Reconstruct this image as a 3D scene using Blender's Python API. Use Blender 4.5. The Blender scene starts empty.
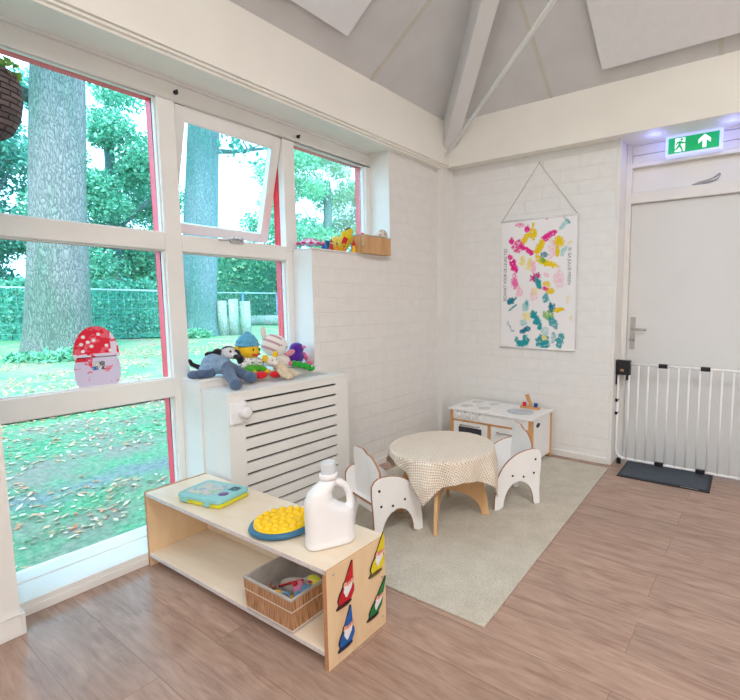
import bpy, bmesh, math, random
import numpy as np
from mathutils import Vector, Matrix, Euler, noise as mnoise
random.seed(7)
RNG = np.random.default_rng(11)
PI = math.pi
SC = bpy.context.scene
COL = SC.collection

# ------------------------------------------------------------------ materials
def lin(c):
    return tuple((x/12.92 if x <= .04045 else ((x+.055)/1.055)**2.4) for x in (v/255 for v in c))

class NT:
    def __init__(s, name):
        s.m = bpy.data.materials.new(name); s.m.use_nodes = True
        s.t = s.m.node_tree; s.b = s.t.nodes['Principled BSDF']
    def n(s, typ, **kw):
        nd = s.t.nodes.new(typ)
        for k, v in kw.items():
            if k.startswith('i_'):
                key = k[2:].replace('_', ' ')
                nd.inputs[key].default_value = v
            else: setattr(nd, k, v)
        return nd
    def l(s, a, b): s.t.links.new(a, b)
    def coord(s, kind='Object', scale=(1, 1, 1), rot=(0, 0, 0), loc=(0, 0, 0)):
        tc = s.n('ShaderNodeTexCoord'); mp = s.n('ShaderNodeMapping')
        mp.inputs['Scale'].default_value = scale; mp.inputs['Rotation'].default_value = rot
        mp.inputs['Location'].default_value = loc
        s.l(tc.outputs[kind], mp.inputs['Vector']); return mp.outputs['Vector']
    def ramp(s, fac, stops):
        r = s.n('ShaderNodeValToRGB'); el = r.color_ramp.elements
        while len(el) < len(stops): el.new(.5)
        for e, (p, c) in zip(el, stops): e.position = p; e.color = (*c, 1)
        s.l(fac, r.inputs['Fac']); return r.outputs['Color']
    def mix(s, fac, a, b, mode='MIX'):
        m = s.n('ShaderNodeMix', data_type='RGBA', blend_type=mode)
        for inp, v in ((m.inputs[0], fac), (m.inputs[6], a), (m.inputs[7], b)):
            if hasattr(v, 'is_linked'): s.l(v, inp)
            elif isinstance(v, tuple): inp.default_value = (*v[:3], 1)
            else: inp.default_value = v
        return m.outputs[2]
    def bump(s, h, strength=.3, dist=.01):
        b = s.n('ShaderNodeBump'); b.inputs['Strength'].default_value = strength
        b.inputs['Distance'].default_value = dist
        s.l(h, b.inputs['Height']); s.l(b.outputs['Normal'], s.b.inputs['Normal'])
    def base(s, c):
        if isinstance(c, tuple): s.b.inputs['Base Color'].default_value = (*c[:3], 1)
        else: s.l(c, s.b.inputs['Base Color'])
    def rough(s, r): s.b.inputs['Roughness'].default_value = r

def plain(name, rgb, rough=.5, var=.04, scale=12, bump=0, bscale=200, metal=0, emit=0, spec=.5, stretch=(1, 1, 1)):
    k = NT(name); v = k.coord(scale=stretch)
    nz = k.n('ShaderNodeTexNoise'); nz.inputs['Scale'].default_value = scale; nz.inputs['Detail'].default_value = 3
    k.l(v, nz.inputs['Vector'])
    c = lin(rgb); lo = tuple(x*(1-var*2) for x in c); hi = tuple(min(1, x*(1+var)) for x in c)
    k.base(k.ramp(nz.outputs['Fac'], [(.35, lo), (.65, hi)]))
    k.rough(rough); k.b.inputs['Metallic'].default_value = metal
    k.b.inputs['Specular IOR Level'].default_value = spec
    if bump:
        n2 = k.n('ShaderNodeTexNoise'); n2.inputs['Scale'].default_value = bscale
        n2.inputs['Detail'].default_value = 2; k.l(v, n2.inputs['Vector'])
        k.bump(n2.outputs['Fac'], bump, .004)
    if emit:
        k.b.inputs['Emission Color'].default_value = (*c, 1); k.b.inputs['Emission Strength'].default_value = emit
    return k.m

def wood(name, rgb_a, rgb_b, stretch=(2, 20, 20), rough=.4, scale=1.5, rings=.5):
    k = NT(name); v = k.coord(scale=stretch)
    n1 = k.n('ShaderNodeTexNoise'); n1.inputs['Scale'].default_value = scale; n1.inputs['Detail'].default_value = 6
    n1.inputs['Distortion'].default_value = 1.2; k.l(v, n1.inputs['Vector'])
    v2 = k.coord(scale=tuple(x*.25 for x in stretch))
    n2 = k.n('ShaderNodeTexNoise'); n2.inputs['Scale'].default_value = scale*1.5; n2.inputs['Detail'].default_value = 3
    n2.inputs['Distortion'].default_value = 2.5; k.l(v2, n2.inputs['Vector'])
    c1 = k.ramp(n1.outputs['Fac'], [(.3, lin(rgb_b)), (.7, lin(rgb_a))])
    c2 = k.ramp(n2.outputs['Fac'], [(.35, lin(rgb_b)), (.6, lin(rgb_a))])
    k.base(k.mix(rings, c1, c2)); k.rough(rough)
    k.bump(n1.outputs['Fac'], .08, .002); return k.m

def floor_mat():
    k = NT('laminate floor')
    v = k.coord()
    br = k.n('ShaderNodeTexBrick'); br.offset = .37; br.offset_frequency = 2
    br.inputs['Scale'].default_value = 1; br.inputs['Brick Width'].default_value = 1.28
    br.inputs['Row Height'].default_value = .193; br.inputs['Mortar Size'].default_value = .0013
    br.inputs['Mortar Smooth'].default_value = .2; br.inputs['Bias'].default_value = 0
    br.inputs['Color1'].default_value = (0, 0, 0, 1); br.inputs['Color2'].default_value = (1, 1, 1, 1)
    br.inputs['Mortar'].default_value = (.5, .5, .5, 1)
    k.l(v, br.inputs['Vector'])
    vs = k.n('ShaderNodeVectorMath', operation='MULTIPLY_ADD')      # each plank gets its own slice of grain
    k.l(br.outputs['Color'], vs.inputs[0]); vs.inputs[1].default_value = (7, 13, 5); k.l(v, vs.inputs[2])
    mp = k.n('ShaderNodeMapping'); mp.inputs['Scale'].default_value = (2.2, 22, 1); k.l(vs.outputs[0], mp.inputs['Vector'])
    n1 = k.n('ShaderNodeTexNoise'); n1.inputs['Scale'].default_value = 2.2; n1.inputs['Detail'].default_value = 8
    n1.inputs['Roughness'].default_value = .62; n1.inputs['Distortion'].default_value = 1.1
    k.l(mp.outputs[0], n1.inputs['Vector'])
    mp2 = k.n('ShaderNodeMapping'); mp2.inputs['Scale'].default_value = (1.6, 5, 1); k.l(vs.outputs[0], mp2.inputs['Vector'])
    n2 = k.n('ShaderNodeTexNoise'); n2.inputs['Scale'].default_value = 1.6; n2.inputs['Detail'].default_value = 4
    n2.inputs['Distortion'].default_value = 2.2; k.l(mp2.outputs[0], n2.inputs['Vector'])
    c1 = k.ramp(n1.outputs['Fac'], [(.28, lin((136, 108, 95))), (.5, lin((174, 144, 128))), (.75, lin((198, 171, 155)))])
    c2 = k.ramp(n2.outputs['Fac'], [(.3, lin((144, 116, 102))), (.7, lin((188, 159, 142)))])
    c = k.mix(.5, c1, c2)
    tint = k.ramp(br.outputs['Color'], [(0, (.90, .90, .90)), (1, (1.06, 1.04, 1.03))])
    c = k.mix(1.0, c, tint, 'MULTIPLY')
    c = k.mix(br.outputs['Fac'], c, lin((142, 114, 102)))
    k.base(c); k.rough(.27); k.b.inputs['Specular IOR Level'].default_value = .5
    inv = k.n('ShaderNodeMath', operation='MULTIPLY_ADD'); k.l(br.outputs['Fac'], inv.inputs[0])
    inv.inputs[1].default_value = -1; k.l(n1.outputs['Fac'], inv.inputs[2])
    k.bump(inv.outputs[0], .12, .003)
    return k.m

def brick_mat(name, axes, rgb=(236, 234, 231)):
    k = NT(name); tc = k.n('ShaderNodeTexCoord'); sp = k.n('ShaderNodeSeparateXYZ'); cb = k.n('ShaderNodeCombineXYZ')
    k.l(tc.outputs['Object'], sp.inputs[0]); k.l(sp.outputs[axes[0]], cb.inputs[0]); k.l(sp.outputs[axes[1]], cb.inputs[1])
    nz = k.n('ShaderNodeTexNoise'); nz.inputs['Scale'].default_value = 5; k.l(cb.outputs[0], nz.inputs['Vector'])
    vm = k.n('ShaderNodeVectorMath', operation='MULTIPLY_ADD'); k.l(nz.outputs['Color'], vm.inputs[0])
    vm.inputs[1].default_value = (.006, .006, 0); k.l(cb.outputs[0], vm.inputs[2])
    br = k.n('ShaderNodeTexBrick'); br.inputs['Scale'].default_value = 1
    br.inputs['Brick Width'].default_value = .30; br.inputs['Row Height'].default_value = .0985
    br.inputs['Mortar Size'].default_value = .0045; br.inputs['Mortar Smooth'].default_value = .6
    k.l(vm.outputs[0], br.inputs['Vector'])
    n2 = k.n('ShaderNodeTexNoise'); n2.inputs['Scale'].default_value = 14; n2.inputs['Detail'].default_value = 5
    k.l(cb.outputs[0], n2.inputs['Vector'])
    c = lin(rgb)
    cc = k.ramp(n2.outputs['Fac'], [(.3, tuple(x*.95 for x in c)), (.7, c)])
    k.base(k.mix(br.outputs['Fac'], cc, tuple(x*.95 for x in c))); k.rough(.5)
    mm = k.n('ShaderNodeMath', operation='MULTIPLY_ADD'); k.l(br.outputs['Fac'], mm.inputs[0]); mm.inputs[1].default_value = -1
    m3 = k.n('ShaderNodeMath', operation='MULTIPLY'); k.l(n2.outputs['Fac'], m3.inputs[0]); m3.inputs[1].default_value = .35
    k.l(m3.outputs[0], mm.inputs[2]); k.bump(mm.outputs[0], .45, .004)
    return k.m

def vcol(name, rough=.7, bump=0, bscale=300):
    k = NT(name); a = k.n('ShaderNodeVertexColor', layer_name='Col'); k.l(a.outputs['Color'], k.b.inputs['Base Color'])
    k.rough(rough)
    if bump:
        nz = k.n('ShaderNodeTexNoise'); nz.inputs['Scale'].default_value = bscale
        v = k.coord(); k.l(v, nz.inputs['Vector']); k.bump(nz.outputs['Fac'], bump, .002)
    return k.m

def plush(name, a, b=None, scale=260, amt=.9):
    b = b or tuple(int(x*.82) for x in a)
    k = NT(name); v = k.coord()
    nz = k.n('ShaderNodeTexNoise'); nz.inputs['Scale'].default_value = scale; nz.inputs['Detail'].default_value = 4
    k.l(v, nz.inputs['Vector'])
    n2 = k.n('ShaderNodeTexNoise'); n2.inputs['Scale'].default_value = 40; k.l(v, n2.inputs['Vector'])
    k.base(k.mix(.5, k.ramp(nz.outputs['Fac'], [(.35, lin(b)), (.65, lin(a))]), k.ramp(n2.outputs['Fac'], [(.35, lin(b)), (.6, lin(a))])))
    k.rough(.95); k.b.inputs['Sheen Weight'].default_value = .3; k.b.inputs['Sheen Roughness'].default_value = .5
    k.bump(nz.outputs['Fac'], amt, .005); return k.m

def leaf_mat(name, cols, trans=.35):
    k = NT(name); g = k.n('ShaderNodeNewGeometry')
    st = [(i/(len(cols)-1), lin(c)) for i, c in enumerate(cols)]
    c = k.ramp(g.outputs['Random Per Island'], st); k.base(c); k.rough(.55)
    tr = k.n('ShaderNodeBsdfTranslucent'); k.l(c, tr.inputs['Color'])
    mx = k.n('ShaderNodeMixShader'); mx.inputs[0].default_value = trans
    out = k.t.nodes['Material Output']; k.l(k.b.outputs[0], mx.inputs[1]); k.l(tr.outputs[0], mx.inputs[2]); k.l(mx.outputs[0], out.inputs[0])
    return k.m

def glass_mat():
    k = NT('window glass'); t = k.t; out = t.nodes['Material Output']
    tr = k.n('ShaderNodeBsdfTransparent'); tr.inputs[0].default_value = (.97, .99, .985, 1)
    gl = k.n('ShaderNodeBsdfGlossy'); gl.inputs['Roughness'].default_value = .02
    fr = k.n('ShaderNodeFresnel'); fr.inputs['IOR'].default_value = 1.45
    sc = k.n('ShaderNodeMath', operation='MULTIPLY'); sc.inputs[1].default_value = .45; k.l(fr.outputs[0], sc.inputs[0])
    mx = k.n('ShaderNodeMixShader'); k.l(sc.outputs[0], mx.inputs[0]); k.l(tr.outputs[0], mx.inputs[1]); k.l(gl.outputs[0], mx.inputs[2])
    k.l(mx.outputs[0], out.inputs[0]); return k.m

M = {}
M['paint'] = plain('white painted wood', (236, 235, 232), .42, .015, 4)
M['beam'] = plain('cream white painted beam', (244, 242, 235), .5, .015, 3)
M['wallw'] = plain('white plaster', (240, 237, 232), .6, .015, 3)
M['ceil'] = plain('grey white ceiling board', (212, 213, 214), .8, .02, 5)
M['seam'] = plain('ceiling seam strip', (206, 203, 194), .8, .02, 5)
M['panel'] = plain('white acoustic felt', (232, 234, 238), .9, .01, 20)
M['panel_edge'] = plain('grey panel edge', (112, 114, 118), .8, .01, 20)
M['brickL'] = brick_mat('white painted brick window wall', (1, 2))
M['brickR'] = brick_mat('white painted brick door wall', (0, 2), (238, 239, 238))
M['floor'] = floor_mat()
M['red'] = plain('red exterior paint', (238, 62, 82), .45, .05, 9)
M['glass'] = glass_mat()
M['black'] = plain('black plastic', (22, 24, 30), .4, .05, 30)
M['chrome'] = plain('brushed steel', (190, 190, 192), .28, .02, 30, metal=1)
M['white_metal'] = plain('white powder coated steel', (244, 245, 247), .3, .01, 30)
M['white_plastic'] = plain('white plastic', (240, 240, 242), .32, .01, 10)
M['white_lam'] = plain('white laminate', (243, 243, 243), .35, .01, 10)
M['ply'] = wood('birch plywood', (240, 226, 206), (230, 210, 184), (2, 9, 9), .35, 1.4)
M['ply_end'] = wood('birch plywood upright grain', (236, 208, 170), (226, 192, 150), (9, 9, 2), .4, 1.4)
M['ply_edge'] = wood('plywood edge', (196, 146, 104), (170, 120, 84), (30, 30, 200), .6, 1)
M['edge_brown'] = plain('brown chair edge', (178, 122, 88), .55, .08, 40)
M['beech'] = wood('beech', (222, 168, 112), (200, 142, 88), (12, 12, 2), .45, 1.4)
M['oakleg'] = wood('beech veneer', (226, 186, 140), (208, 162, 112), (9, 9, 2), .45, 1.2)

# ------------------------------------------------------------------ mesh helpers
def tagk(o, label=None, cat=None, group=None, kind=None):
    if label: o['label'] = label
    if cat: o['category'] = cat
    if group: o['group'] = group
    if kind: o['kind'] = kind
    return o
def empty(name, loc=(0, 0, 0), rz=0):
    o = bpy.data.objects.new(name, None); COL.objects.link(o); o.location = loc; o.rotation_euler = (0, 0, rz)
    o.empty_display_size = .05; return o

class MB:
    """collects shapes into one mesh"""
    def __init__(s): s.v = []; s.f = []; s.mi = []; s.sm = []
    def add(s, vs, fs, mi=0, smooth=False, mat=None):
        o = len(s.v)
        if mat is not None: vs = [tuple(mat @ Vector(v)) for v in vs]
        s.v += [tuple(v) for v in vs]; s.f += [tuple(i+o for i in f) for f in fs]
        s.mi += [mi]*len(fs); s.sm += [smooth]*len(fs); return s
    def box(s, x0, x1, y0, y1, z0, z1, mi=0, mat=None):
        vs = [(x, y, z) for z in (z0, z1) for y in (y0, y1) for x in (x0, x1)]
        return s.add(vs, [(0, 2, 3, 1), (4, 5, 7, 6), (0, 1, 5, 4), (2, 6, 7, 3), (0, 4, 6, 2), (1, 3, 7, 5)], mi, False, mat)
    def tube(s, pts, r, n=10, mi=0, caps=True, smooth=True, mat=None):
        pts = [Vector(p) for p in pts]; m = len(pts); rs = r if isinstance(r, (list, tuple)) else [r]*m
        vs = []; fs = []; up = None
        for i, p in enumerate(pts):
            d = (pts[min(i+1, m-1)]-pts[max(i-1, 0)]).normalized()
            if up is None:
                a = Vector((0, 0, 1)) if abs(d.z) < .9 else Vector((1, 0, 0)); up = (a-d*a.dot(d)).normalized()
            else: up = (up-d*up.dot(d)).normalized()
            sd = d.cross(up)
            for k in range(n):
                t = 2*PI*k/n; vs.append(p+(up*math.cos(t)+sd*math.sin(t))*rs[i])
        for i in range(m-1):
            for k in range(n):
                a = i*n+k; b = i*n+(k+1) % n; fs.append((a, b, b+n, a+n))
        if caps: fs.append(tuple(range(n-1, -1, -1))); fs.append(tuple(range((m-1)*n, m*n)))
        return s.add(vs, fs, mi, smooth, mat)
    def lathe(s, prof, c=(0, 0, 0), n=32, mi=0, smooth=True, mat=None, sx=1, sy=1):
        vs = []; fs = []
        for (r, z) in prof:
            for k in range(n):
                t = 2*PI*k/n; vs.append((c[0]+r*sx*math.cos(t), c[1]+r*sy*math.sin(t), c[2]+z))
        for i in range(len(prof)-1):
            for k in range(n):
                a = i*n+k; b = i*n+(k+1) % n; fs.append((a, b, b+n, a+n))
        fs.append(tuple(range(n-1, -1, -1))); fs.append(tuple(range((len(prof)-1)*n, len(prof)*n)))
        return s.add(vs, fs, mi, smooth, mat)
    def ell(s, c, r, n=16, mi=0, rot=None, mat=None):
        if not isinstance(r, (tuple, list)): r = (r, r, r)
        vs = []; fs = []; m = max(6, n//2)
        R = rot.to_matrix() if rot else Matrix.Identity(3)
        def P(a, b): return Vector(c)+R @ Vector((r[0]*math.sin(a)*math.cos(b), r[1]*math.sin(a)*math.sin(b), r[2]*math.cos(a)))
        vs.append(P(0, 0))
        for i in range(1, m):
            for k in range(n): vs.append(P(PI*i/m, 2*PI*k/n))
        vs.append(P(PI, 0)); L = len(vs)-1
        for k in range(n):
            fs.append((0, 1+k, 1+(k+1) % n)); fs.append((L, L-n+(k+1) % n, L-n+k))
        for i in range(m-2):
            for k in range(n):
                a = 1+i*n+k; b = 1+i*n+(k+1) % n; fs.append((a, a+n, b+n, b))
        return s.add(vs, fs, mi, True, mat)
    def prism(s, poly, t0, t1, frame, mi=0, mi_side=None):
        """poly of (a,b) extruded t0..t1 ; frame(a,b,t)->xyz"""
        n = len(poly); vs = [frame(a, b, t0) for a, b in poly]+[frame(a, b, t1) for a, b in poly]
        s.add(vs, [tuple(range(n)), tuple(range(2*n-1, n-1, -1))], mi)
        return s.add(vs, [(i, i+n, (i+1) % n+n, (i+1) % n) for i in range(n)], mi if mi_side is None else mi_side)
    def build(s, name, mats, parent=None, bevel=0, seg=2, loc=None, sub=0, auto=False, remesh=0):
        me = bpy.data.meshes.new(name); me.from_pydata(s.v, [], s.f)
        if not isinstance(mats, (list, tuple)): mats = [mats]
        for m in mats: me.materials.append(m)
        me.polygons.foreach_set('material_index', s.mi); me.polygons.foreach_set('use_smooth', s.sm); me.update()
        bm = bmesh.new(); bm.from_mesh(me); bmesh.ops.remove_doubles(bm, verts=bm.verts, dist=1e-6)
        bmesh.ops.recalc_face_normals(bm, faces=bm.faces)
        bm.to_mesh(me); bm.free()
        o = bpy.data.objects.new(name, me); COL.objects.link(o)
        if parent: o.parent = parent
        if loc: o.location = loc
        if bevel:
            md = o.modifiers.new('b', 'BEVEL'); md.width = bevel; md.segments = seg; md.limit_method = 'ANGLE'; md.angle_limit = math.radians(40)
        if remesh:
            md = o.modifiers.new('r', 'REMESH'); md.mode = 'VOXEL'; md.voxel_size = remesh; md.use_smooth_shade = True
            m2 = o.modifiers.new('s', 'SMOOTH'); m2.iterations = 4; m2.factor = .6
        if sub:
            md = o.modifiers.new('u', 'SUBSURF'); md.levels = sub; md.render_levels = sub
        return o

def struct(o): o['kind'] = 'structure'; return o

def fbm(x, y, seed=0, sc=1.0, octv=4):
    out = np.zeros_like(x); amp = 1; tot = 0
    for o in range(octv):
        r = np.random.default_rng(seed*31+o); g = r.random((64, 64)); X = x*sc*2**o; Y = y*sc*2**o
        xi = np.floor(X).astype(int); yi = np.floor(Y).astype(int); fx = X-xi; fy = Y-yi
        fx = fx*fx*(3-2*fx); fy = fy*fy*(3-2*fy)
        a = g[xi % 64, yi % 64]; b = g[(xi+1) % 64, yi % 64]; c = g[xi % 64, (yi+1) % 64]; d = g[(xi+1) % 64, (yi+1) % 64]
        out += amp*((a*(1-fx)+b*fx)*(1-fy)+(c*(1-fx)+d*fx)*fy); tot += amp; amp *= .55
    return out/tot

def painted_grid(name, W, H, nx, ny, frame, colfn, mat, parent=None, mask=None, thick=0):
    """a sheet of its own thickness whose pattern is stored per vertex; frame(a,b,t)->xyz, a 0..W, b 0..H"""
    ax = np.linspace(0, W, nx); by = np.linspace(0, H, ny); A, B = np.meshgrid(ax, by, indexing='ij')
    C3 = colfn(A, B); keep = mask(A, B) if mask else np.ones(A.shape, bool)
    vs = [frame(a, b, 0) for a, b in zip(A.ravel(), B.ravel())]
    fs = []
    for i in range(nx-1):
        for j in range(ny-1):
            if keep[i, j] and keep[i+1, j] and keep[i+1, j+1] and keep[i, j+1]:
                fs.append((i*ny+j, (i+1)*ny+j, (i+1)*ny+j+1, i*ny+j+1))
    me = bpy.data.meshes.new(name); me.from_pydata(vs, [], fs); me.materials.append(mat)
    ca = me.color_attributes.new('Col', 'FLOAT_COLOR', 'POINT')
    buf = np.ones((nx*ny, 4)); buf[:, :3] = C3.reshape(-1, 3); ca.data.foreach_set('color', buf.ravel())
    bm = bmesh.new(); bm.from_mesh(me)
    bmesh.ops.delete(bm, geom=[v for v in bm.verts if not v.link_faces], context='VERTS'); bm.to_mesh(me); bm.free()
    o = bpy.data.objects.new(name, me); COL.objects.link(o)
    if parent: o.parent = parent
    if thick:
        md = o.modifiers.new('t', 'SOLIDIFY'); md.thickness = thick; md.offset = 0
    return o

# ------------------------------------------------------------------ room shell
FX = -.19      # inner face of the window frames
GX = -.24      # glass
YB1, YM1a, YM1b, YM2a, YM2b, YE = -3.02, -2.325, -2.24, -1.59, -1.505, -.80
LX, RY = 5.6, -7.2       # right wall, rear wall
ZT = 4.1

b = MB(); b.box(-.02, LX, RY, .2, -.08, 0)
struct(b.build('floor', M['floor']))

# left wall: brick body with window openings (blocks), pier at the near side
w = MB()
w.box(-.30, 0, YM1b-.05, -1.54, -.05, .83)             # low wall below the soft toys
w.box(-.30, 0, -1.54, .3, -.05, 1.586)             # tall block with the ledge
w.box(-.30, 0, YE, .3, 1.586, 2.45)                # block right of the last window
struct(w.build('wall_left', M['brickL']))
w = MB(); w.box(-.188, -.001, -1.547, -1.5405, .83, 1.584); w.box(-.188, -.001, YM1b-.053, YM1b-.0505, 0, .826)
w.box(-.188, .003, YE-.006, YE-.0005, 1.588, 2.42)
struct(w.build('trim_2', M['paint']))
w = MB(); w.box(-.30, -.17, -3.9, .3, 2.37, 2.85)      # header above the windows
w.box(-.33, .15, RY, -3.08, -.05, 2.85)
struct(w.build('wall_near_pier', M['paint'])).name = 'wall_left_pier'
w = MB(); w.box(.15, .162, RY, -3.08, 0, .085); w.box(.0, .162, -3.08, -3.068, 0, .085)
struct(w.build('baseboard_left', M['paint'], bevel=.003))
w = MB(); w.box(-.19, .0, -2.29, -1.54, .83, .845)     # window board inside the niche
w.box(-.19, .012, -1.548, YE, 1.586, 1.594)
struct(w.build('trim_3', M['paint'], bevel=.003))
# sill of the low window
w = MB(); w.box(-.26, .035, -3.08, -2.293, .0, .034); w.box(-.26, .028, -3.08, -2.293, .034, .058)
struct(w.build('trim_4', M['paint'], bevel=.002))
w = MB(); w.box(0, .014, -1.49, -.2, 0, .05)
struct(w.build('baseboard_window_side', M['paint'], bevel=.003)).name = 'baseboard_far'

# right/back wall (door wall)
w = MB(); w.box(-.3, 1.475, 0, .3, -.05, 2.45)
w.box(2.62, LX+.2, 0, .3, -.05, 2.45)
struct(w.build('wall_right', M['brickR']))
w = MB(); w.box(1.475, 1.502, -.004, .22, 0, 2.43); w.box(2.6, 2.62, -.004, .22, 0, 2.45)
struct(w.build('trim_5', M['paint'], bevel=.003))
w = MB(); w.box(.05, 1.475, -.014, 0, 0, .052)
struct(w.build('baseboard_right', M['paint'], bevel=.004))
# frame round the door : stiles, rail, head, planks above, transom board
w = MB(); w.box(1.502, 1.54, .17, .26, 0, 2.45); w.box(2.56, 2.60, .17, .26, 0, 2.45)
w.box(1.54, 2.56, .17, .26, 1.985, 2.065); w.box(1.54, 2.56, .17, .26, 2.245, 2.275)
w.box(1.54, 2.56, .215, .25, 2.065, 2.245)
struct(w.build('trim_6', M['paint'], bevel=.003))
w = MB()
for z0, z1 in ((2.277, 2.33), (2.333, 2.40), (2.403, 2.5)): w.box(1.54, 2.56, .178, .24, z0, z1)
struct(w.build('trim_7', M['paint'], bevel=.003))
w = MB(); w.box(1.5, 2.62, .26, .30, 0, 2.6)
struct(w.build('wall_behind_door', M['wallw'])).name = 'wall_door_backing'

# other walls
w = MB(); w.box(LX, LX+.2, RY, .3, -.05, ZT+.1); struct(w.build('wall_far_side', M['wallw']))
w = MB(); w.box(-.3, LX+.2, RY-.2, RY, -.05, ZT+.1); struct(w.build('wall_rear', M['wallw']))

# beams
w = MB(); w.box(.05, .08, RY, -.09, 2.415, 2.88); w.box(-.30, .05, RY, -.09, 2.385, 2.88); w.box(.046, .066, RY, -.12, 2.40, 2.415)
struct(w.build('trim_8', M['beam'], bevel=.002))
w = MB(); w.box(.06, LX, -.12, -.09, 2.405, 2.90); w.box(.0, LX, -.09, .3, 2.412, 2.90)
struct(w.build('trim_9', M['beam'], bevel=.002))
# corner post
w = MB(); w.box(-.02, .045, -.19, .02, 0, 2.6)
struct(w.build('trim_10', M['paint'], bevel=.004))

# hipped ceiling
KL, KR = .68, .75
def zl(x): return 2.8+KL*(x-.08)
def zr(y): return 2.8-KR*(y+.12)
P0 = Vector((.08-KR*.1, -.12+KL*.1, 2.8-KL*KR*.1)); PT = Vector((.08+KR*2.7, -.12-KL*2.7, 2.8+KL*KR*2.7))
w = MB()
w.add([P0, PT, (LX+.2, PT.y, PT.z), (LX+.2, P0.y, zr(P0.y))], [(0, 1, 2, 3)])
w.add([P0, PT, (PT.x, RY, PT.z), (P0.x, RY, P0.z)], [(0, 1, 2, 3)])
w.add([PT, (PT.x, RY, PT.z), (LX+.2, RY, PT.z), (LX+.2, PT.y, PT.z)], [(0, 1, 2, 3)])
o = struct(w.build('ceiling', M['ceil'])); md = o.modifiers.new('t', 'SOLIDIFY'); md.thickness = .06; md.offset = 0
# unseen roof slab and sheets added over everything, so that no outside light leaks in
w = MB(); w.box(-.34, LX+.25, RY-.25, .35, PT.z+.08, PT.z+.2)
w.box(-.36, -.32, RY-.2, .35, 2.45, PT.z+.1); w.box(-.36, LX+.2, .32, .36, -.05, PT.z+.1)
struct(w.build('roof', M['wallw'])).name = 'ceiling_light_block'
# seam strips on the slopes
w = MB()
def strip_r(x):
    y0, y1 = -.1, PT.y; h = .014
    w.add([(x-h, y0, zr(y0)-.033), (x+h, y0, zr(y0)-.033), (x+h, y1, zr(y1)-.033), (x-h, y1, zr(y1)-.033)], [(0, 1, 2, 3)])
def strip_l(y):
    x0, x1 = .06, PT.x; h = .014
    w.add([(x0, y-h, zl(x0)-.033), (x0, y+h, zl(x0)-.033), (x1, y+h, zl(x1)-.033), (x1, y-h, zl(x1)-.033)], [(0, 1, 2, 3)])
for x in (1.008, 2.12, 3.3, 4.5): strip_r(x)
for y in (-1.06, -2.2, -3.4, -4.6, -5.8): strip_l(y)
o = struct(w.build('trim_11', M['seam'])); md = o.modifiers.new('t', 'SOLIDIFY'); md.thickness = .006; md.offset = 0
# hip rafter
d = Vector((KR, -KL, KL*KR)).normalized(); side = Vector((KL, KR, 0)).normalized(); st = P0+Vector((.0, .0, -.02))
w = MB(); vs = []
for q in (st, st+d*3.2):
    for sx, dz in ((-.056, 0), (.056, 0), (.056, -.25), (-.056, -.25)): vs.append(q+side*sx+Vector((0, 0, dz)))
w.add(vs, [(0, 1, 2, 3), (7, 6, 5, 4), (0, 4, 5, 1), (1, 5, 6, 2), (2, 6, 7, 3), (3, 7, 4, 0)])
struct(w.build('trim_12', plain('light grey painted rafter', (226, 227, 228), .55, .01, 4), bevel=.004))
# tie rod
w = MB(); w.tube([(.085, -.16, 2.5), (1.632, -1.60, 2.5), (3.0, -2.87, 2.5)], .0125, 10)
w.tube([(.075, -.15, 2.5), (.10, -.175, 2.5)], .02, 10)
struct(w.build('trim_13', M['white_metal']))

def hanging_panel(corners, nrm, label):
    root = empty('ceiling_panel', corners[0]); tagk(root, label, 'ceiling panel')
    c0 = Vector(corners[0]); n = Vector(nrm).normalized(); loc = [Vector(c)-c0 for c in corners]
    m = MB(); vs = [c for c in loc]+[c+n*.035 for c in loc]
    m.add(vs, [(0, 1, 2, 3)], 0); m.add(vs, [(7, 6, 5, 4), (0, 4, 5, 1), (1, 5, 6, 2), (2, 6, 7, 3), (3, 7, 4, 0)], 1)
    m.build('felt_board', [M['panel'], M['panel_edge']], root)
    h = MB(); cen = sum(loc, Vector())/4
    for c in loc: 
        p = cen+(c-cen)*.8; h.tube([p+n*.03, p+n*.075], .006, 8)
    h.build('spacer', M['chrome'], root)
off = .075
hanging_panel([(.245, -1.428, zl(.245)-off), (.245, -3.0, zl(.245)-off), (1.25, -3.0, zl(1.25)-off), (1.25, -1.428, zl(1.25)-off)], (-KL, 0, 1), 'flat white acoustic panel on the left slope, above the windows')
hanging_panel([(1.418, -.235, zr(-.235)-off), (1.418, -1.25, zr(-1.25)-off), (3.4, -1.25, zr(-1.25)-off), (3.4, -.235, zr(-.235)-off)], (0, KR, 1), 'large flat white acoustic panel above the door and exit sign')

# ------------------------------------------------------------------ windows
w = MB()
ZA, ZB, ZC, ZD, ZE = .058, .745, .845, 1.519, 1.608
ZTOP = 2.285
w.box(-.27, FX, -3.08, YB1, ZA-.02, ZTOP)
w.box(-.27, FX, YM1a, YM1b, ZA-.02, ZTOP)
w.box(-.27, FX, YM2a, YM2b, .83, ZTOP)
w.box(-.27, FX, -.855, YE, 1.586, ZTOP)
w.box(-.27, FX, -3.08, YE, ZTOP, 2.42)
w.box(-.27, FX, YB1, YM1a, ZB, ZC)
w.box(-.27, FX, YB1, YM1a, ZD, ZE); w.box(-.27, FX, YM1b, YM2a, ZD, ZE)
w.box(-.27, -.145, YB1, YM1a, ZA-.03, .064)
w.box(-.27, FX, YM1b, YM2a, .83, .868)
w.box(-.27, FX, YM2b, -.855, 1.586, 1.60)
struct(w.build('trim_1', M['paint'], bevel=.004))
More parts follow.
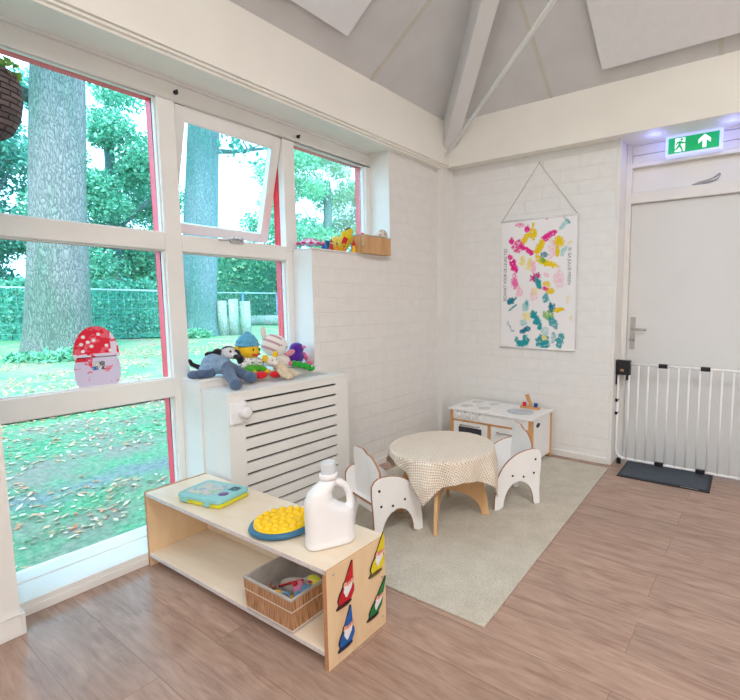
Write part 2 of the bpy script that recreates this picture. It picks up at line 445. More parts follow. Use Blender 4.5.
# hooks above the mullions
for i, (y, z) in enumerate(((-2.242, 2.322), (-1.49, 2.316))):
    h = MB(); h.tube([(0, 0, 0), (.012, 0, 0)], .011, 10); h.tube([(.012, 0, 0), (.02, 0, .0), (.022, 0, .01)], .004, 8)
    o = h.build('curtain_hook', M['black'], loc=(-.17, y, z))
    tagk(o, ('small black hook above the post left of the open window', 'small black hook above the post between open window and last window')[i], 'hook', 'black hooks above the windows')

def window(i, y0, y1, z0, z1, glazed=True):
    root = empty('window_%d' % i, (GX, (y0+y1)/2, z0)); root['kind'] = 'structure'
    dy = (y1-y0)/2; h = z1-z0
    if glazed:
        g = MB(); g.box(-.004, .004, -dy+.002, dy-.002, .002, h-.002); g.build('glass', M['glass'], root)
        f = MB(); t = .006; x0, x1 = .004, .03
        f.box(x0, x1, -dy, -dy+t, 0, h); f.box(x0, x1, dy-t, dy, 0, h); f.box(x0, x1, -dy+t, dy-t, 0, t); f.box(x0, x1, -dy+t, dy-t, h-t, h)
        f.build('glazing_bead', M['paint'], root, bevel=.002)
    r = MB(); x0, x1 = -.062, -.007; t = .003
    r.box(x0, x1, -dy-.03, -dy+t, -.03, h+.03); r.box(x0, x1, dy-t, dy+.03, -.03, h+.03)
    r.box(x0, x1, -dy+t, dy-t, h-t, h+.03); r.box(x0, x1, -dy+t, dy-t, -.03, -.022)
    r.build('outer_frame', M['red'], root, bevel=.002)
    return root
window(1, YB1, YM1a, .052, ZB)
window(2, YB1, YM1a, ZC, ZD)
window(3, YB1, YM1a, ZE, ZTOP)
window(4, YM1b, YM2a, .868, ZD)
w5 = window(5, YM1b, YM2a, ZE, ZTOP, False)
window(6, YM2b, -.855, 1.60, ZTOP)
# top hung sash, pushed outwards
sash = empty('sash_pivot', (.045, 0, ZTOP-ZE-.006)); sash.parent = w5
sash.name = 'sash'; sash.rotation_euler = (0, math.radians(16.5), 0)
hw = (YM2a-YM1b)/2-.004; H = ZTOP-ZE-.012; t = .056
f = MB(); f.box(-.05, 0, -hw, -hw+t, -H, 0); f.box(-.05, 0, hw-t, hw, -H, 0); f.box(-.05, 0, -hw+t, hw-t, -t-.02, 0); f.box(-.05, 0, -hw+t, hw-t, -H, -H+t)
f.build('sash_frame', M['paint'], sash, bevel=.004)
g = MB(); g.box(-.03, -.022, -hw+t-.004, hw-t+.004, -H+t-.004, -t-.016); g.build('sash_glass', M['glass'], sash)
h = MB(); h.box(.0, .012, -.03, .05, -.01, .012); h.tube([(.006, -.10, .0), (.012, 0, .012), (.006, .05, .01)], .006, 8)
for k in (-.015, .01, .035): h.ell((.012, k, .014), .011, 10)
h.tube([(.005, 0, .01), (-.09, -.02, .012)], .005, 8)
o = h.build('stay_arm', M['chrome'], w5, loc=(.052, -.03, -.005))
for q in (sash,): q['kind'] = 'structure'

# ------------------------------------------------------------------ door, exit sign, gate
door = empty('door_1', (2.05, .24, 0)); door['kind'] = 'structure'
b = MB(); b.box(-.508, .508, -.035, .0, .006, 1.983); b.build('door_panel', plain('pale grey door', (226, 228, 228), .45, .01, 3), door, bevel=.002)
b = MB(); b.box(-.486, -.45, -.043, -.035, .885, 1.135)
b.build('handle_plate', M['chrome'], door, bevel=.002)
b = MB(); b.tube([(-.468, -.04, 1.042), (-.468, -.078, 1.042), (-.455, -.088, 1.042), (-.36, -.088, 1.042)], .0085, 12)
b.build('door_handle', M['chrome'], door)
b = MB(); b.tube([(-.468, -.04, .965), (-.468, -.052, .965)], .017, 14); b.box(-.474, -.462, -.062, -.05, .95, .98)
b.build('thumb_turn', M['chrome'], door)
b = MB(); vs = [(0, 0, 0), (.04, 0, .008), (.10, 0, .016), (.15, 0, .03), (.17, 0, .055)]
b.tube([(x, y, z) for x, y, z in vs], [.008, .013, .013, .013, .008], 10)
o = b.build('transom_lever', [M['chrome']], loc=(1.95, .205, 2.072))
b2 = MB(); b2.tube([(.135, 0, .028), (.15, 0, .034), (.172, 0, .058)], [.011, .012, .007], 10); b2.build('lever_tip', M['black'], o)['label'] = 'black lever tip'
tagk(o, 'small steel latch lever with black tip on the board above the door', 'latch')

sg = empty('exit_sign', (1.955, .135, 2.338)); tagk(sg, 'lit green exit sign with running figure and arrow above the door', 'exit sign')
b = MB(); b.box(-.178, .178, -.02, .044, -.07, .07)
b.build('housing', plain('lit white sign housing', (196, 206, 252), .4, .01, 20, emit=.6), sg, bevel=.005)
kk = NT('lit green sign face'); v = kk.coord(); sx = kk.n('ShaderNodeSeparateXYZ'); kk.l(v, sx.inputs[0])
kk.base(lin((10, 150, 90))); kk.b.inputs['Emission Color'].default_value = (*lin((14, 158, 92)), 1); kk.b.inputs['Emission Strength'].default_value = .75
b = MB(); b.box(-.158, .158, -.0235, -.0205, -.052, .052); b.build('sign_face', kk.m, sg)
wl = plain('lit white pictogram', (226, 240, 240), .5, .01, 20, emit=.8)
face_front = -.0245
def fr(a, c, t): return (a, face_front-t, c)
b = MB()
b.prism([(-.115, -.045), (-.05, -.045), (-.05, .045), (-.115, .045)], 0, .001, fr)
b.build('doorway_pictogram', wl, sg)
b = MB(); b.prism([(.058, -.042), (.082, -.042), (.082, .008), (.108, -.014), (.108, .014), (.07, .045), (.032, .014), (.032, -.014), (.058, .008)], 0, .001, fr)
b.build('arrow_pictogram', wl, sg)
gm = kk.m
b = MB()
def seg(p, q, r=.006, t=.0015):
    p = Vector((p[0], p[1])); q = Vector((q[0], q[1])); d_ = (q-p).normalized(); n_ = Vector((-d_.y, d_.x))*r
    b.prism([tuple(p+n_), tuple(p-n_), tuple(q-n_), tuple(q+n_)], t, t+.001, fr)
circ = [(-.073+.0085*math.cos(k*PI/6), .033+.0085*math.sin(k*PI/6)) for k in range(12)]
b.prism(circ, .0015, .0025, fr)
seg((-.08, .022), (-.088, -.008), .008); seg((-.08, .02), (-.062, .008)); seg((-.062, .009), (-.048, .008), .004); seg((-.084, .02), (-.102, .014)); seg((-.102, .014), (-.106, .0), .004)
seg((-.086, -.006), (-.072, -.024)); seg((-.072, -.024), (-.066, -.044), .005); seg((-.09, -.006), (-.104, -.028)); seg((-.104, -.028), (-.122, -.03), .005)
b.build('running_figure', gm, sg)

gate = empty('safety_gate', (1.50, .07, 0)); tagk(gate, 'white barred metal safety gate with black latch across the doorway', 'safety gate')
wm = M['white_metal']
b = MB(); b.tube([(.02, 0, .70), (.02, 0, .12), (.026, 0, .085), (.045, 0, .06), (.075, 0, .05), (1.09, 0, .05)], .0085, 10)
b.build('outer_frame', wm, gate)
b = MB(); b.tube([(.10, 0, .785), (1.09, 0, .785)], .0085, 10); b.build('top_rail', wm, gate)
for i in range(15):
    b = MB(); b.tube([(0, 0, .055), (0, 0, .78)], .0062 if i else .0085, 8)
    b.build('bar', wm, gate, loc=(.098+.0685*i, 0, 0))
b = MB(); b.box(-.01, .108, -.022, .022, .70, .812); b.box(-.004, .012, -.014, .014, .62, .705); b.box(.078, .096, -.014, .014, .66, .705)
lt = b.build('latch', M['black'], gate, bevel=.006); lt['label'] = 'black latch housing'
b = MB(); b.ell((.05, -.022, .735), (.016, .004, .012), 12); b.build('latch_button', plain('tan button', (150, 120, 90), .5), lt)
for x, z in ((.335, .785), (.61, .785), (.335, .05), (.61, .05)):
    b = MB(); b.box(-.03, .03, -.014, .014, -.015, .015); b.tube([(-.05, 0, 0), (-.03, 0, 0)], .008, 8)
    b.build('clip', M['black'], gate, bevel=.003, loc=(x, 0, z))['label'] = 'black plastic clip'
for z in (.50, .40):
    b = MB(); b.box(.0, .02, -.012, .012, -.012, .01); b.tube([(.01, 0, -.01), (.026, 0, .01)], .005, 8)
    b.build('wall_fixing', M['black'], gate, loc=(.005, 0, z), bevel=.002)
b = MB(); b.box(.03, .06, -.01, .01, -.042, .0); b.build('foot', M['black'], gate, loc=(0, 0, .045))

# doormat and rug
dm = empty('doormat', (1.60, -.205, 0), math.radians(1.5)); tagk(dm, 'dark charcoal doormat in front of the barred gate', 'doormat')
k = NT('charcoal mat pile'); v = k.coord(scale=(1, 1, 1)); nz = k.n('ShaderNodeTexNoise'); nz.inputs['Scale'].default_value = 350; k.l(v, nz.inputs['Vector'])
k.base(k.ramp(nz.outputs['Fac'], [(.35, lin((44, 52, 62))), (.65, lin((98, 108, 120)))])); k.rough(.95); k.bump(nz.outputs['Fac'], .8, .004)
b = MB(); b.box(0, .595, 0, .365, 0, .007); b.build('rubber_edge', plain('dark rubber', (40, 44, 52), .6), dm, bevel=.003)
b = MB(); b.box(.02, .575, .02, .345, .0072, .011); b.build('pile', k.m, dm, bevel=.002)
b = MB(); b.box(.42, .53, .008, .014, .0072, .0085); b.box(.45, .49, .015, .018, .0072, .0085); b.build('maker_mark', M['chrome'], dm)

k = NT('beige carpet'); v = k.coord(); nz = k.n('ShaderNodeTexNoise'); nz.inputs['Scale'].default_value = 190; nz.inputs['Detail'].default_value = 4; k.l(v, nz.inputs['Vector'])
n2 = k.n('ShaderNodeTexNoise'); n2.inputs['Scale'].default_value = 9; n2.inputs['Detail'].default_value = 5; k.l(v, n2.inputs['Vector'])
k.base(k.mix(.45, k.ramp(nz.outputs['Fac'], [(.35, lin((172, 165, 150))), (.65, lin((222, 216, 204)))]), k.ramp(n2.outputs['Fac'], [(.35, lin((190, 182, 167))), (.65, lin((214, 207, 193)))])))
k.rough(.98); k.bump(nz.outputs['Fac'], .7, .005)
b = MB(); b.add([(.13, -.09, 0), (1.51, -.10, 0), (1.60, -2.097, 0), (.17, -2.12, 0), (.13, -.09, .009), (1.51, -.10, .009), (1.60, -2.097, .009), (.17, -2.12, .009)],
                [(0, 1, 2, 3), (7, 6, 5, 4), (0, 4, 5, 1), (1, 5, 6, 2), (2, 6, 7, 3), (3, 7, 4, 0)])
o = b.build('area_rug', k.m, bevel=.003); tagk(o, 'beige short pile rug lying under the small round table and chairs', 'rug')

# ------------------------------------------------------------------ radiator cover
rc = empty('radiator_cover', (.001, -2.285, 0)); tagk(rc, 'white slatted radiator cover with soft toys on top', 'radiator cover')
RW, RH, RD = .79, .80, .24
m = MB(); fx0, fx1 = RD-.018, RD
m.box(fx0, fx1, 0, .088, .0105, RH-.018); m.box(fx0, fx1, .695, RW, .0105, RH-.018)
zs = [.745-.0641*i for i in range(11)]
prev = RH-.018
for z in zs: m.box(fx0, fx1, .088, .695, z+.0065, prev); prev = z-.0065
m.box(fx0, fx1, .088, .695, .0105, prev)
m.build('slatted_front', M['paint'], rc)
m = MB(); m.box(.0, fx0, 0, .018, .0105, RH-.018); m.build('side_panel', M['paint'], rc)
m = MB(); m.box(.0, fx0, RW-.018, RW, .0105, RH-.018); m.build('side_panel', M['paint'], rc)
m = MB(); m.box(0, RD+.001, -.001, RW+.001, RH-.018, RH)
m.build('top', M['paint'], rc, bevel=.002)
m = MB(); m.box(fx0-.03, fx0-.026, .06, .72, .02, RH-.05); m.build('backing', plain('brown grey grille shade', (96, 88, 74), .8), rc)  # brown-grey sheet painted as the dark inside seen through the slots
m = MB(); m.box(RD, RD+.02, .004, .088, .643, .75); kp = m.build('thermostat', M['white_plastic'], rc, bevel=.003)
m = MB(); m.tube([(RD+.02, .066, .70), (RD+.055, .066, .70)], .031, 24); m.tube([(RD+.055, .066, .70), (RD+.06, .066, .70)], [.031, .022], 24); m.build('knob', M['white_plastic'], kp, bevel=.002)
m = MB(); m.box(.05, .15, .33, .72, RH+.0003, RH+.0018); m.build('top_grille', plain('pale grey grille', (196, 200, 206), .5), rc)

# ------------------------------------------------------------------ low shelf
sh = empty('low_shelf', (.04, -2.598, 0), math.radians(1.3)); tagk(sh, 'low birch plywood shelf bench with wooden gnomes on its end panel', 'shelf')
L, D, Hh, T = 1.225, .293, .362, .018
def slab(name, x0, x1, y0, y1, z0, z1, face, lbl=None, edge='ply_edge', faxis=2):
    m = MB(); m.box(x0, x1, y0, y1, z0, z1)
    o = m.build(name, [M[face], M[edge]], sh, bevel=.0015)
    for p in o.data.polygons:
        p.material_index = 0 if abs(p.normal[faxis]) > .9 else 1
    return o
M['lipedge'] = plain('pale plywood lip', (214, 206, 206), .5, .05, 60)
slab('top', 0+T, L-T*0, 0, D, Hh-T, Hh, 'ply', edge='lipedge')
slab('bottom_shelf', T, L-T, 0, D, .048, .048+T, 'ply', edge='lipedge')
slab('end_panel', 0, T, 0, D, 0, Hh+.001, 'ply_end', faxis=0)
slab('end_panel', L-T+.001, L+.003, 0, D, 0, Hh-.0005, 'ply_end', faxis=0)
slab('back_rail', T, L-T, D-.014, D, .048+T, .12, 'ply', faxis=1)
for (y, z) in ((.03, .335), (.272, .04), (.272, .2)):
    m = MB(); m.tube([(L+.003, y, z), (L+.005, y, z)], .004, 10); m.build('screw', M['chrome'], sh)

skin = plain('gnome skin', (236, 160, 140), .5); beard = plain('gnome beard', (236, 234, 236), .5); dark = plain('gnome outline', (36, 26, 26), .5)
def gnome(y, z, lean, s, rgb, boots, label):
    g = empty('gnome_ornament', (L+.0045, y, z)); g.parent = sh; g['label'] = label
    cm = plain('gnome paint '+label, rgb, .45, .04, 30); bmt = plain('gnome boots '+label, boots, .5)
    def frm(a, c, t): return (t, (a+c*lean)*s, c*s)
    def part(nm, poly, t0, t1, mt, pp=None):
        q = MB(); q.prism(poly, t0, t1, frm); return q.build(nm, mt, pp or g)
    body_out = [(-.25, .03), (-.19, .10), (-.25, .22), (-.22, .36), (-.16, .46), (-.15, .56), (-.11, .60), (.0, 1.0), (.035, 1.0), (.12, .60), (.17, .56), (.17, .46), (.23, .36), (.26, .24), (.20, .10), (.22, .03), (.0, .0)]
    part('backing', body_out, 0, .004, dark)
    part('hat', [(-.125, .585), (.008, .985), (.03, .985), (.13, .585), (0, .565)], .0042, .0056, cm)
    part('coat', [(-.17, .10), (-.235, .22), (-.205, .36), (-.14, .45), (.15, .45), (.215, .36), (.245, .24), (.18, .10), (.0, .12)], .0042, .0054, cm)
    part('face', [(-.14, .58), (-.15, .48), (-.05, .43), (.06, .43), (.16, .48), (.14, .58), (0, .545)], .0042, .0058, skin)
    part('nose', [(.035*math.cos(k*PI/5), .51+.035*math.sin(k*PI/5)) for k in range(10)], .0058, .0078, skin)
    part('beard', [(-.13, .50), (-.05, .475), (0, .46), (.05, .475), (.13, .50), (.12, .37), (.06, .28), (.02, .21), (-.02, .22), (-.06, .28), (-.12, .36)], .0058, .007, beard)
    part('boots', [(-.25, .03), (-.17, .11), (.0, .11), (.17, .11), (.21, .05), (.1, .015), (-.1, .015)], .0042, .0062, bmt)
    for sx in (-.04, .05):
        part('eye', [(sx+.014*math.cos(k*PI/3), .545+.01*math.sin(k*PI/3)) for k in range(6)], .0058, .0066, dark)
gnome(.072, .197, .26, .150, (200, 22, 34), (70, 14, 20), 'gnome in red, upper left')
gnome(.232, .229, .30, .150, (226, 208, 20), (100, 84, 20), 'gnome in yellow, upper right')
gnome(.212, .066, .55, .132, (14, 120, 62), (26, 26, 28), 'gnome in green, lower right')
gnome(.074, .040, .17, .146, (22, 96, 176), (14, 34, 70), 'gnome in blue, lower left')

# ------------------------------------------------------------------ things on the shelf
ZS = Hh
# detergent jug
jug = empty('laundry_jug', (1.135, -2.435, ZS+.001), math.radians(62)); jug.scale = (1.17, 1.17, 1.17); tagk(jug, 'empty white plastic laundry jug with clear cap on the low shelf', 'jug')
hw_, hd = .077, .043
JH = .215
def jug_outline(n=44):
    pts = []
    pts += [(-.072, 0), (.070, 0), (.077, .01)]
    pts += [(.078, .06), (.078, .10), (.074, .135), (.062, .165), (.046, .19), (.028, .206), (.018, .212)]
    pts += [(-.018, .212), (-.030, .204), (-.048, .188), (-.064, .168), (-.074, .145), (-.079, .11), (-.079, .05), (-.078, .01)]
    return pts
# build by layers (rounded rectangular sections), with a handle loop carved by a boolean-free split: body + handle tube
def rrect(hx, hy, r, n=6):
    out = []
    for cx, cy, a0 in ((hx-r, hy-r, 0), (-hx+r, hy-r, PI/2), (-hx+r, -hy+r, PI), (hx-r, -hy+r, 1.5*PI)):
        for k in range(n+1):
            a = a0+PI/2*k/n; out.append((cx+r*math.cos(a), cy+r*math.sin(a)))
    return out
m = MB(); secs = [(0, 0, .070, .036, .03), (.004, 0, .076, .041, .034), (.016, 0, .0765, .042, .035), (.022, 0, .0745, .0405, .034), (.09, 0, .0745, .0405, .034),
                  (.108, -.004, .071, .040, .034), (.122, -.018, .057, .039, .034), (.145, -.032, .042, .037, .032), (.170, -.028, .036, .034, .029), (.195, -.008, .031, .028, .025), (.207, 0, .022, .022, .0219), (.215, 0, .021, .021, .0209), (.2152, 0, .0255, .0255, .0254), (.228, 0, .0255, .0255, .0254)]
vs = []; n = None
for z, cx, hx, hy, r in secs:
    ring = rrect(hx, hy, min(r, hx-.0001, hy-.0001)); n = len(ring); vs += [(cx+x, y, z) for x, y in ring]
fs = [(i*n+k, i*n+(k+1) % n, (i+1)*n+(k+1) % n, (i+1)*n+k) for i in range(len(secs)-1) for k in range(n)]
fs += [tuple(range(n-1, -1, -1)), tuple(range((len(secs)-1)*n, len(secs)*n))]
m.add(vs, fs, 0, True)
hp = [(.014, 0, .197), (.034, 0, .193), (.052, 0, .178), (.063, 0, .155), (.067, 0, .130), (.066, 0, .108), (.060, 0, .09)]
m.tube(hp, [.013, .0125, .0115, .011, .0115, .013, .014], 14)
m.tube([(.06, 0, .096), (.042, 0, .10), (.022, 0, .115), (.004, 0, .140)], [.014, .012, .010, .010], 12)
jb = m.build('jug_body', M['white_plastic'], jug, remesh=.0035)
m = MB(); m.tube([(0, 0, .212), (0, 0, .2275)], .0285, 28); m.build('collar', M['white_plastic'], jug, bevel=.003)
k = NT('translucent cap'); k.base(lin((236, 242, 248))); k.rough(.2); k.b.inputs['Transmission Weight'].default_value = .25; k.b.inputs['IOR'].default_value = 1.2
m = MB(); m.lathe([(.0215, 0), (.022, .002), (.0235, .03), (.0225, .036), (.02, .037), (.019, .006)], (0, 0, .2277), 24); m.build('cap', k.m, jug)['label'] = 'clear cap'

# yellow bubble disc with blue rim
disc = empty('balance_disc', (.882, -2.452, ZS+.001)); disc.scale = (1.05, 1.05, 1); tagk(disc, 'round yellow bumpy cushion disc with blue rim on the shelf', 'toy')
m = MB(); m.lathe([(.10, 0), (.116, .004), (.121, .012), (.118, .020), (.108, .024), (.1, .024)], n=48)
m.build('rim', plain('steel blue rubber', (50, 108, 142), .45, .04), disc)['label'] = 'blue rim'
m = MB(); ym = plain('yellow rubber', (250, 206, 12), .38, .03)
m.lathe([(.104, .020), (.104, .027), (.098, .031), (.07, .032), (.001, .033)], n=48)
for rr, cnt in ((0, 1), (.031, 6), (.061, 12), (.090, 18)):
    for q in range(cnt):
        a = 2*PI*q/cnt+rr*9; m.ell((rr*math.cos(a), rr*math.sin(a), .032), (.0135, .0135, .0105), 12)
m.build('bumpy_top', ym, disc)

# turquoise and yellow case
case = empty('toy_case', (.385, -2.455, ZS+.001), math.radians(12)); case.scale = (1.04, 1.04, 1.04); tagk(case, 'turquoise and yellow toy carry case with picture lid on the shelf', 'toy case')
turq = plain('turquoise plastic', (142, 206, 208), .4, .03); yel = plain('lime yellow plastic', (216, 208, 40), .4, .03)
def rbox(m, hx, hy, r, z0, z1, bev=.004, mi=0):
    vs = []; secs = [(z0, bev), (z0+bev, 0), (z1-bev, 0), (z1, bev)]
    for z, q in secs:
        ring = rrect(hx-q, hy-q, r-q*.5, 5); vs += [(x, y, z) for x, y in ring]
    n = len(ring)
    fs = [(i*n+k, i*n+(k+1) % n, (i+1)*n+(k+1) % n, (i+1)*n+k) for i in range(3) for k in range(n)]
    fs += [tuple(range(n-1, -1, -1)), tuple(range(3*n, 4*n))]
    m.add(vs, fs, mi, False)
m = MB(); rbox(m, .122, .082, .02, 0, .018); m.build('case_base', yel, case)['label'] = 'yellow base'
m = MB(); rbox(m, .123, .083, .02, .0182, .038); m.build('case_lid', turq, case)
def casecol(A, B):
    n1 = fbm(A*40, B*40, 3, 1.0); n2 = fbm(A*40, B*40, 9, 1.3)
    base = np.array(lin((178, 206, 206))); out = np.ones(A.shape+(3,))*base
    out[n1 > .56] = lin((214, 196, 208)); out[n2 > .6] = lin((218, 212, 160)); out[(n1 < .40)] = lin((150, 180, 200))
    out[(n2 < .36)] = lin((160, 200, 150)); return out
M['vcol'] = vcol('printed picture', .45)
o = painted_grid('picture', .14, .112, 60, 50, lambda a, b_, t_: (-.095+a, -.056+b_, .0386+t_), casecol, M['vcol'], case, thick=.0006)
m = MB(); m.box(.06, .105, .02, .058, .0385, .0395); m.build('sticker', plain('blue yellow sticker', (70, 120, 140), .4, .5, 90), case)
m = MB(); m.ell((.08, -.02, .0385), (.022, .02, .002), 20); m.build('sticker', plain('purple sticker', (120, 80, 150), .4, .3, 90), case)
for x in (-.075, .055):
    m = MB(); m.box(-.018, .018, -.006, .002, .006, .03); m.build('clasp', turq, case, loc=(x, -.082, 0), bevel=.002)
m = MB(); m.tube([(-.05, .083, .02), (-.045, .105, .02), (.045, .105, .02), (.05, .083, .02)], .005, 8); m.build('carry_handle', turq, case)

# bamboo basket with toys on the bottom shelf
ZB2 = .048+T
bk = empty('bamboo_basket', (.952, -2.462, ZB2+.001), math.radians(1.3)); tagk(bk, 'bamboo slat basket with grey lining full of small toys', 'basket')
k = NT('bamboo slats'); v = k.coord(scale=(1, 1, 1)); sp = k.n('ShaderNodeSeparateXYZ'); k.l(v, sp.inputs[0])
ad = k.n('ShaderNodeMath', operation='ADD'); k.l(sp.outputs[0], ad.inputs[0]); k.l(sp.outputs[1], ad.inputs[1])
cb = k.n('ShaderNodeCombineXYZ'); k.l(ad.outputs[0], cb.inputs[0])
mpz = k.n('ShaderNodeMath', operation='MULTIPLY'); mpz.inputs[1].default_value = .06; k.l(sp.outputs[2], mpz.inputs[0]); k.l(mpz.outputs[0], cb.inputs[1])
nz = k.n('ShaderNodeTexNoise'); nz.inputs['Scale'].default_value = 230; nz.inputs['Detail'].default_value = 2; k.l(cb.outputs[0], nz.inputs['Vector'])
c = k.ramp(nz.outputs['Fac'], [(.3, lin((120, 82, 56))), (.48, lin((176, 128, 92))), (.7, lin((208, 164, 124)))])
wz = k.n('ShaderNodeMath', operation='MULTIPLY_ADD'); wz.inputs[1].default_value = 85; wz.inputs[2].default_value = .6; k.l(sp.outputs[2], wz.inputs[0])
sn = k.n('ShaderNodeMath', operation='SINE'); k.l(wz.outputs[0], sn.inputs[0])
gt = k.n('ShaderNodeMath', operation='GREATER_THAN'); gt.inputs[1].default_value = .985; k.l(sn.outputs[0], gt.inputs[0])
k.base(k.mix(gt.outputs[0], c, lin((230, 224, 214)))); k.rough(.5); k.bump(nz.outputs['Fac'], .6, .003)
M['bamboo'] = k.m; M['lining'] = plain('grey cloth lining', (188, 182, 176), .9, .05, 30, .4, 400)
HX, HY, HB, tw = .140, .124, .137, .004
def frame_walls(m, hx0, hy0, hx1, hy1, z0, z1, t):
    o0 = [(-hx0, -hy0), (hx0, -hy0), (hx0, hy0), (-hx0, hy0)]; o1 = [(-hx1, -hy1), (hx1, -hy1), (hx1, hy1), (-hx1, hy1)]
    sh_ = lambda p: (p[0]-math.copysign(t, p[0]), p[1]-math.copysign(t, p[1]))
    vs = [(*p, z0) for p in o0]+[(*p, z1) for p in o1]+[(*sh_(p), z0) for p in o0]+[(*sh_(p), z1) for p in o1]
    fs = []
    for i in range(4):
        j = (i+1) % 4
        fs += [(i, j, 4+j, 4+i), (8+j, 8+i, 12+i, 12+j), (4+i, 4+j, 12+j, 12+i), (j, i, 8+i, 8+j)]
    m.add(vs, fs)
m = MB(); frame_walls(m, HX-.006, HY-.006, HX, HY, 0.004, HB-.004, tw); m.build('slat_wall', M['bamboo'], bk)
m = MB(); frame_walls(m, HX-.011, HY-.011, HX-.0045, HY-.0045, .004, HB-.003, .002); m.box(-HX+.014, HX-.014, -HY+.014, HY-.014, .003, .007)
m.build('cloth_lining', M['lining'], bk)
m = MB(); frame_walls(m, HX+.0015, HY+.0015, HX+.002, HY+.002, HB-.010, HB, tw+.004); m.build('rim_binding', M['lining'], bk, bevel=.0015)
m = MB(); frame_walls(m, HX-.0045, HY-.0045, HX-.0045, HY-.0045, 0, .008, tw+.003); m.build('base_binding', M['lining'], bk, bevel=.0015)

def small_toy(name, loc, rz, parts, label, cat='toy', remesh=0, group=None):
    """parts: list of (part name, material, [ellipsoids (c, r)])"""
    r = empty(name, loc, rz); tagk(r, label, cat, group)
    for nm, mt, els in parts:
        m = MB()
        for e in els:
            if e[0] == 'T': m.tube(e[1], e[2], 10)
            elif e[0] == 'B': m.box(*e[1])
            else: m.ell(e[0], e[1], 14, rot=Euler(e[2]) if len(e) > 2 else None)
        m.build(nm, mt, r, remesh=remesh if len(els) > 1 else 0)
    return r
Mc = lambda n, c, r=.5: plain(n, c, r, .04, 20)
yplush = plush('yellow plush', (246, 190, 20)); pink = Mc('pink toy plastic', (232, 150, 190)); redp = Mc('red toy plastic', (216, 30, 48)); bluef = plush('light blue cloth', (110, 170, 214)); brownp = plush('brown plush', (150, 86, 50))
greyc = plush('pale grey cloth', (214, 206, 200)); limey = Mc('lime plastic', (222, 222, 70)); whitep = Mc('white toy plastic', (238, 236, 236)); orangep = Mc('orange toy plastic', (240, 130, 30)); blackp = Mc('black dot', (20, 20, 24))
zb = ZB2+.008
small_toy('plush_duck', (.985, -2.535, zb+.045), .3, [('body', yplush, [((0, 0, .01), (.038, .028, .026)), ((-.03, .0, .03), (.024, .022, .022)), ((.03, .012, .02), (.018, .016, .014)), ((.012, -.02, .022), (.016, .012, .012))]), ('eye', redp, [((-.045, -.012, .036), .004)])], 'yellow soft toy lying in the bamboo basket at the front', remesh=.004)
small_toy('plush_bear', (.915, -2.535, zb+.05), -.3, [('body', brownp, [((0, 0, .0), (.026, .024, .024)), ((0, 0, .028), (.02, .018, .018)), ((-.014, 0, .045), .007), ((.014, 0, .045), .007)]), ('scarf', limey, [((0, 0, .014), (.021, .02, .006))]), ('nose', redp, [((0, -.018, .028), .005)])], 'small brown toy bear in the bamboo basket, nearest its left corner', remesh=.003)
small_toy('cloth_toy', (.955, -2.44, zb+.055), .45, [('cloth', greyc, [((0, 0, 0), (.085, .035, .03), (0, .12, 0)), ((.05, .01, .02), (.04, .03, .022))]), ('stripe', redp, [('T', [(-.07, -.03, .015), (-.02, -.033, .035), (.03, -.03, .048)], .004)])], 'pale cloth toy with a red stripe in the bamboo basket', remesh=.005)
small_toy('rattle', (.995, -2.475, zb+.085), .8, [('head', pink, [((0, 0, 0), (.024, .022, .024))]), ('handle', pink, [('T', [(0, 0, -.02), (-.004, -.01, -.05)], .009)]), ('knob', redp, [((-.012, -.012, .024), .010)])], 'pink toy rattle with red knob in the bamboo basket')
small_toy('toy_hammer', (1.035, -2.43, zb+.10), .2, [('head', limey, [((0, 0, 0), (.034, .02, .02), (0, .3, 0))]), ('marking', Mc('magenta', (214, 40, 130)), [((-.008, -.018, .006), (.012, .004, .005))])], 'lime yellow toy with a magenta mark on top of the basket pile')
small_toy('blue_cloth', (1.045, -2.49, zb+.075), .5, [('cloth', bluef, [((0, 0, 0), (.034, .028, .026)), ((-.014, -.018, .018), (.018, .014, .014)), ((.02, .012, .02), (.02, .018, .016)), ((.0, .02, .024), (.02, .012, .012))])], 'light blue crumpled cloth toy at the right of the basket', remesh=.004)
small_toy('teether_ring', (1.01, -2.535, zb+.075), .9, [('band', bluef, [('T', [(.0, 0, -.03), (.003, 0, .0), (.0, 0, .025), (-.02, 0, .03)], .006)])], 'small blue looped toy in front of the pink rattle')

# ------------------------------------------------------------------ table + cloth
TC = (.905, -1.395); TR_, TZ = .292, .42
ZR = .009
tb = empty('round_table', (*TC, ZR)); tagk(tb, 'small round beech table with arched crossed legs on the rug', 'table')
m = MB(); m.lathe([(TR_-.004, TZ-.018), (TR_, TZ-.014), (TR_, TZ-.003), (TR_-.003, TZ), (.001, TZ)], (0, 0, -ZR), 56); m.build('tabletop', M['oakleg'], tb)
def arch_panel(ang, half, t, zc0=0, top=TZ-.018-ZR-.001):
    ca, sa = math.cos(ang), math.sin(ang)
    poly = [(-half, 0), (-half+.045, 0)]
    N = 14; inner = half-.045
    for i in range(1, N): 
        a = PI*i/N; poly.append((-inner*math.cos(a), .15*math.sin(a)**.9))
    poly += [(half-.045, 0), (half, 0)]
    poly += [(half-.012, .10), (half-.035, .2), (half-.065, .29), (half-.09, top)]
    poly += [(-half+.09, top), (-half+.065, .29), (-half+.035, .2), (-half+.012, .10)]
    m = MB(); m.prism(poly, -t/2, t/2, lambda a, b_, tt: (a*ca-tt*sa, a*sa+tt*ca, b_)); return m
arch_panel(math.radians(-63), .27, .02).build('leg_panel', M['oakleg'], tb, bevel=.003)
arch_panel(math.radians(30), .275, .02).build('leg_panel', M['oakleg'], tb, bevel=.003)

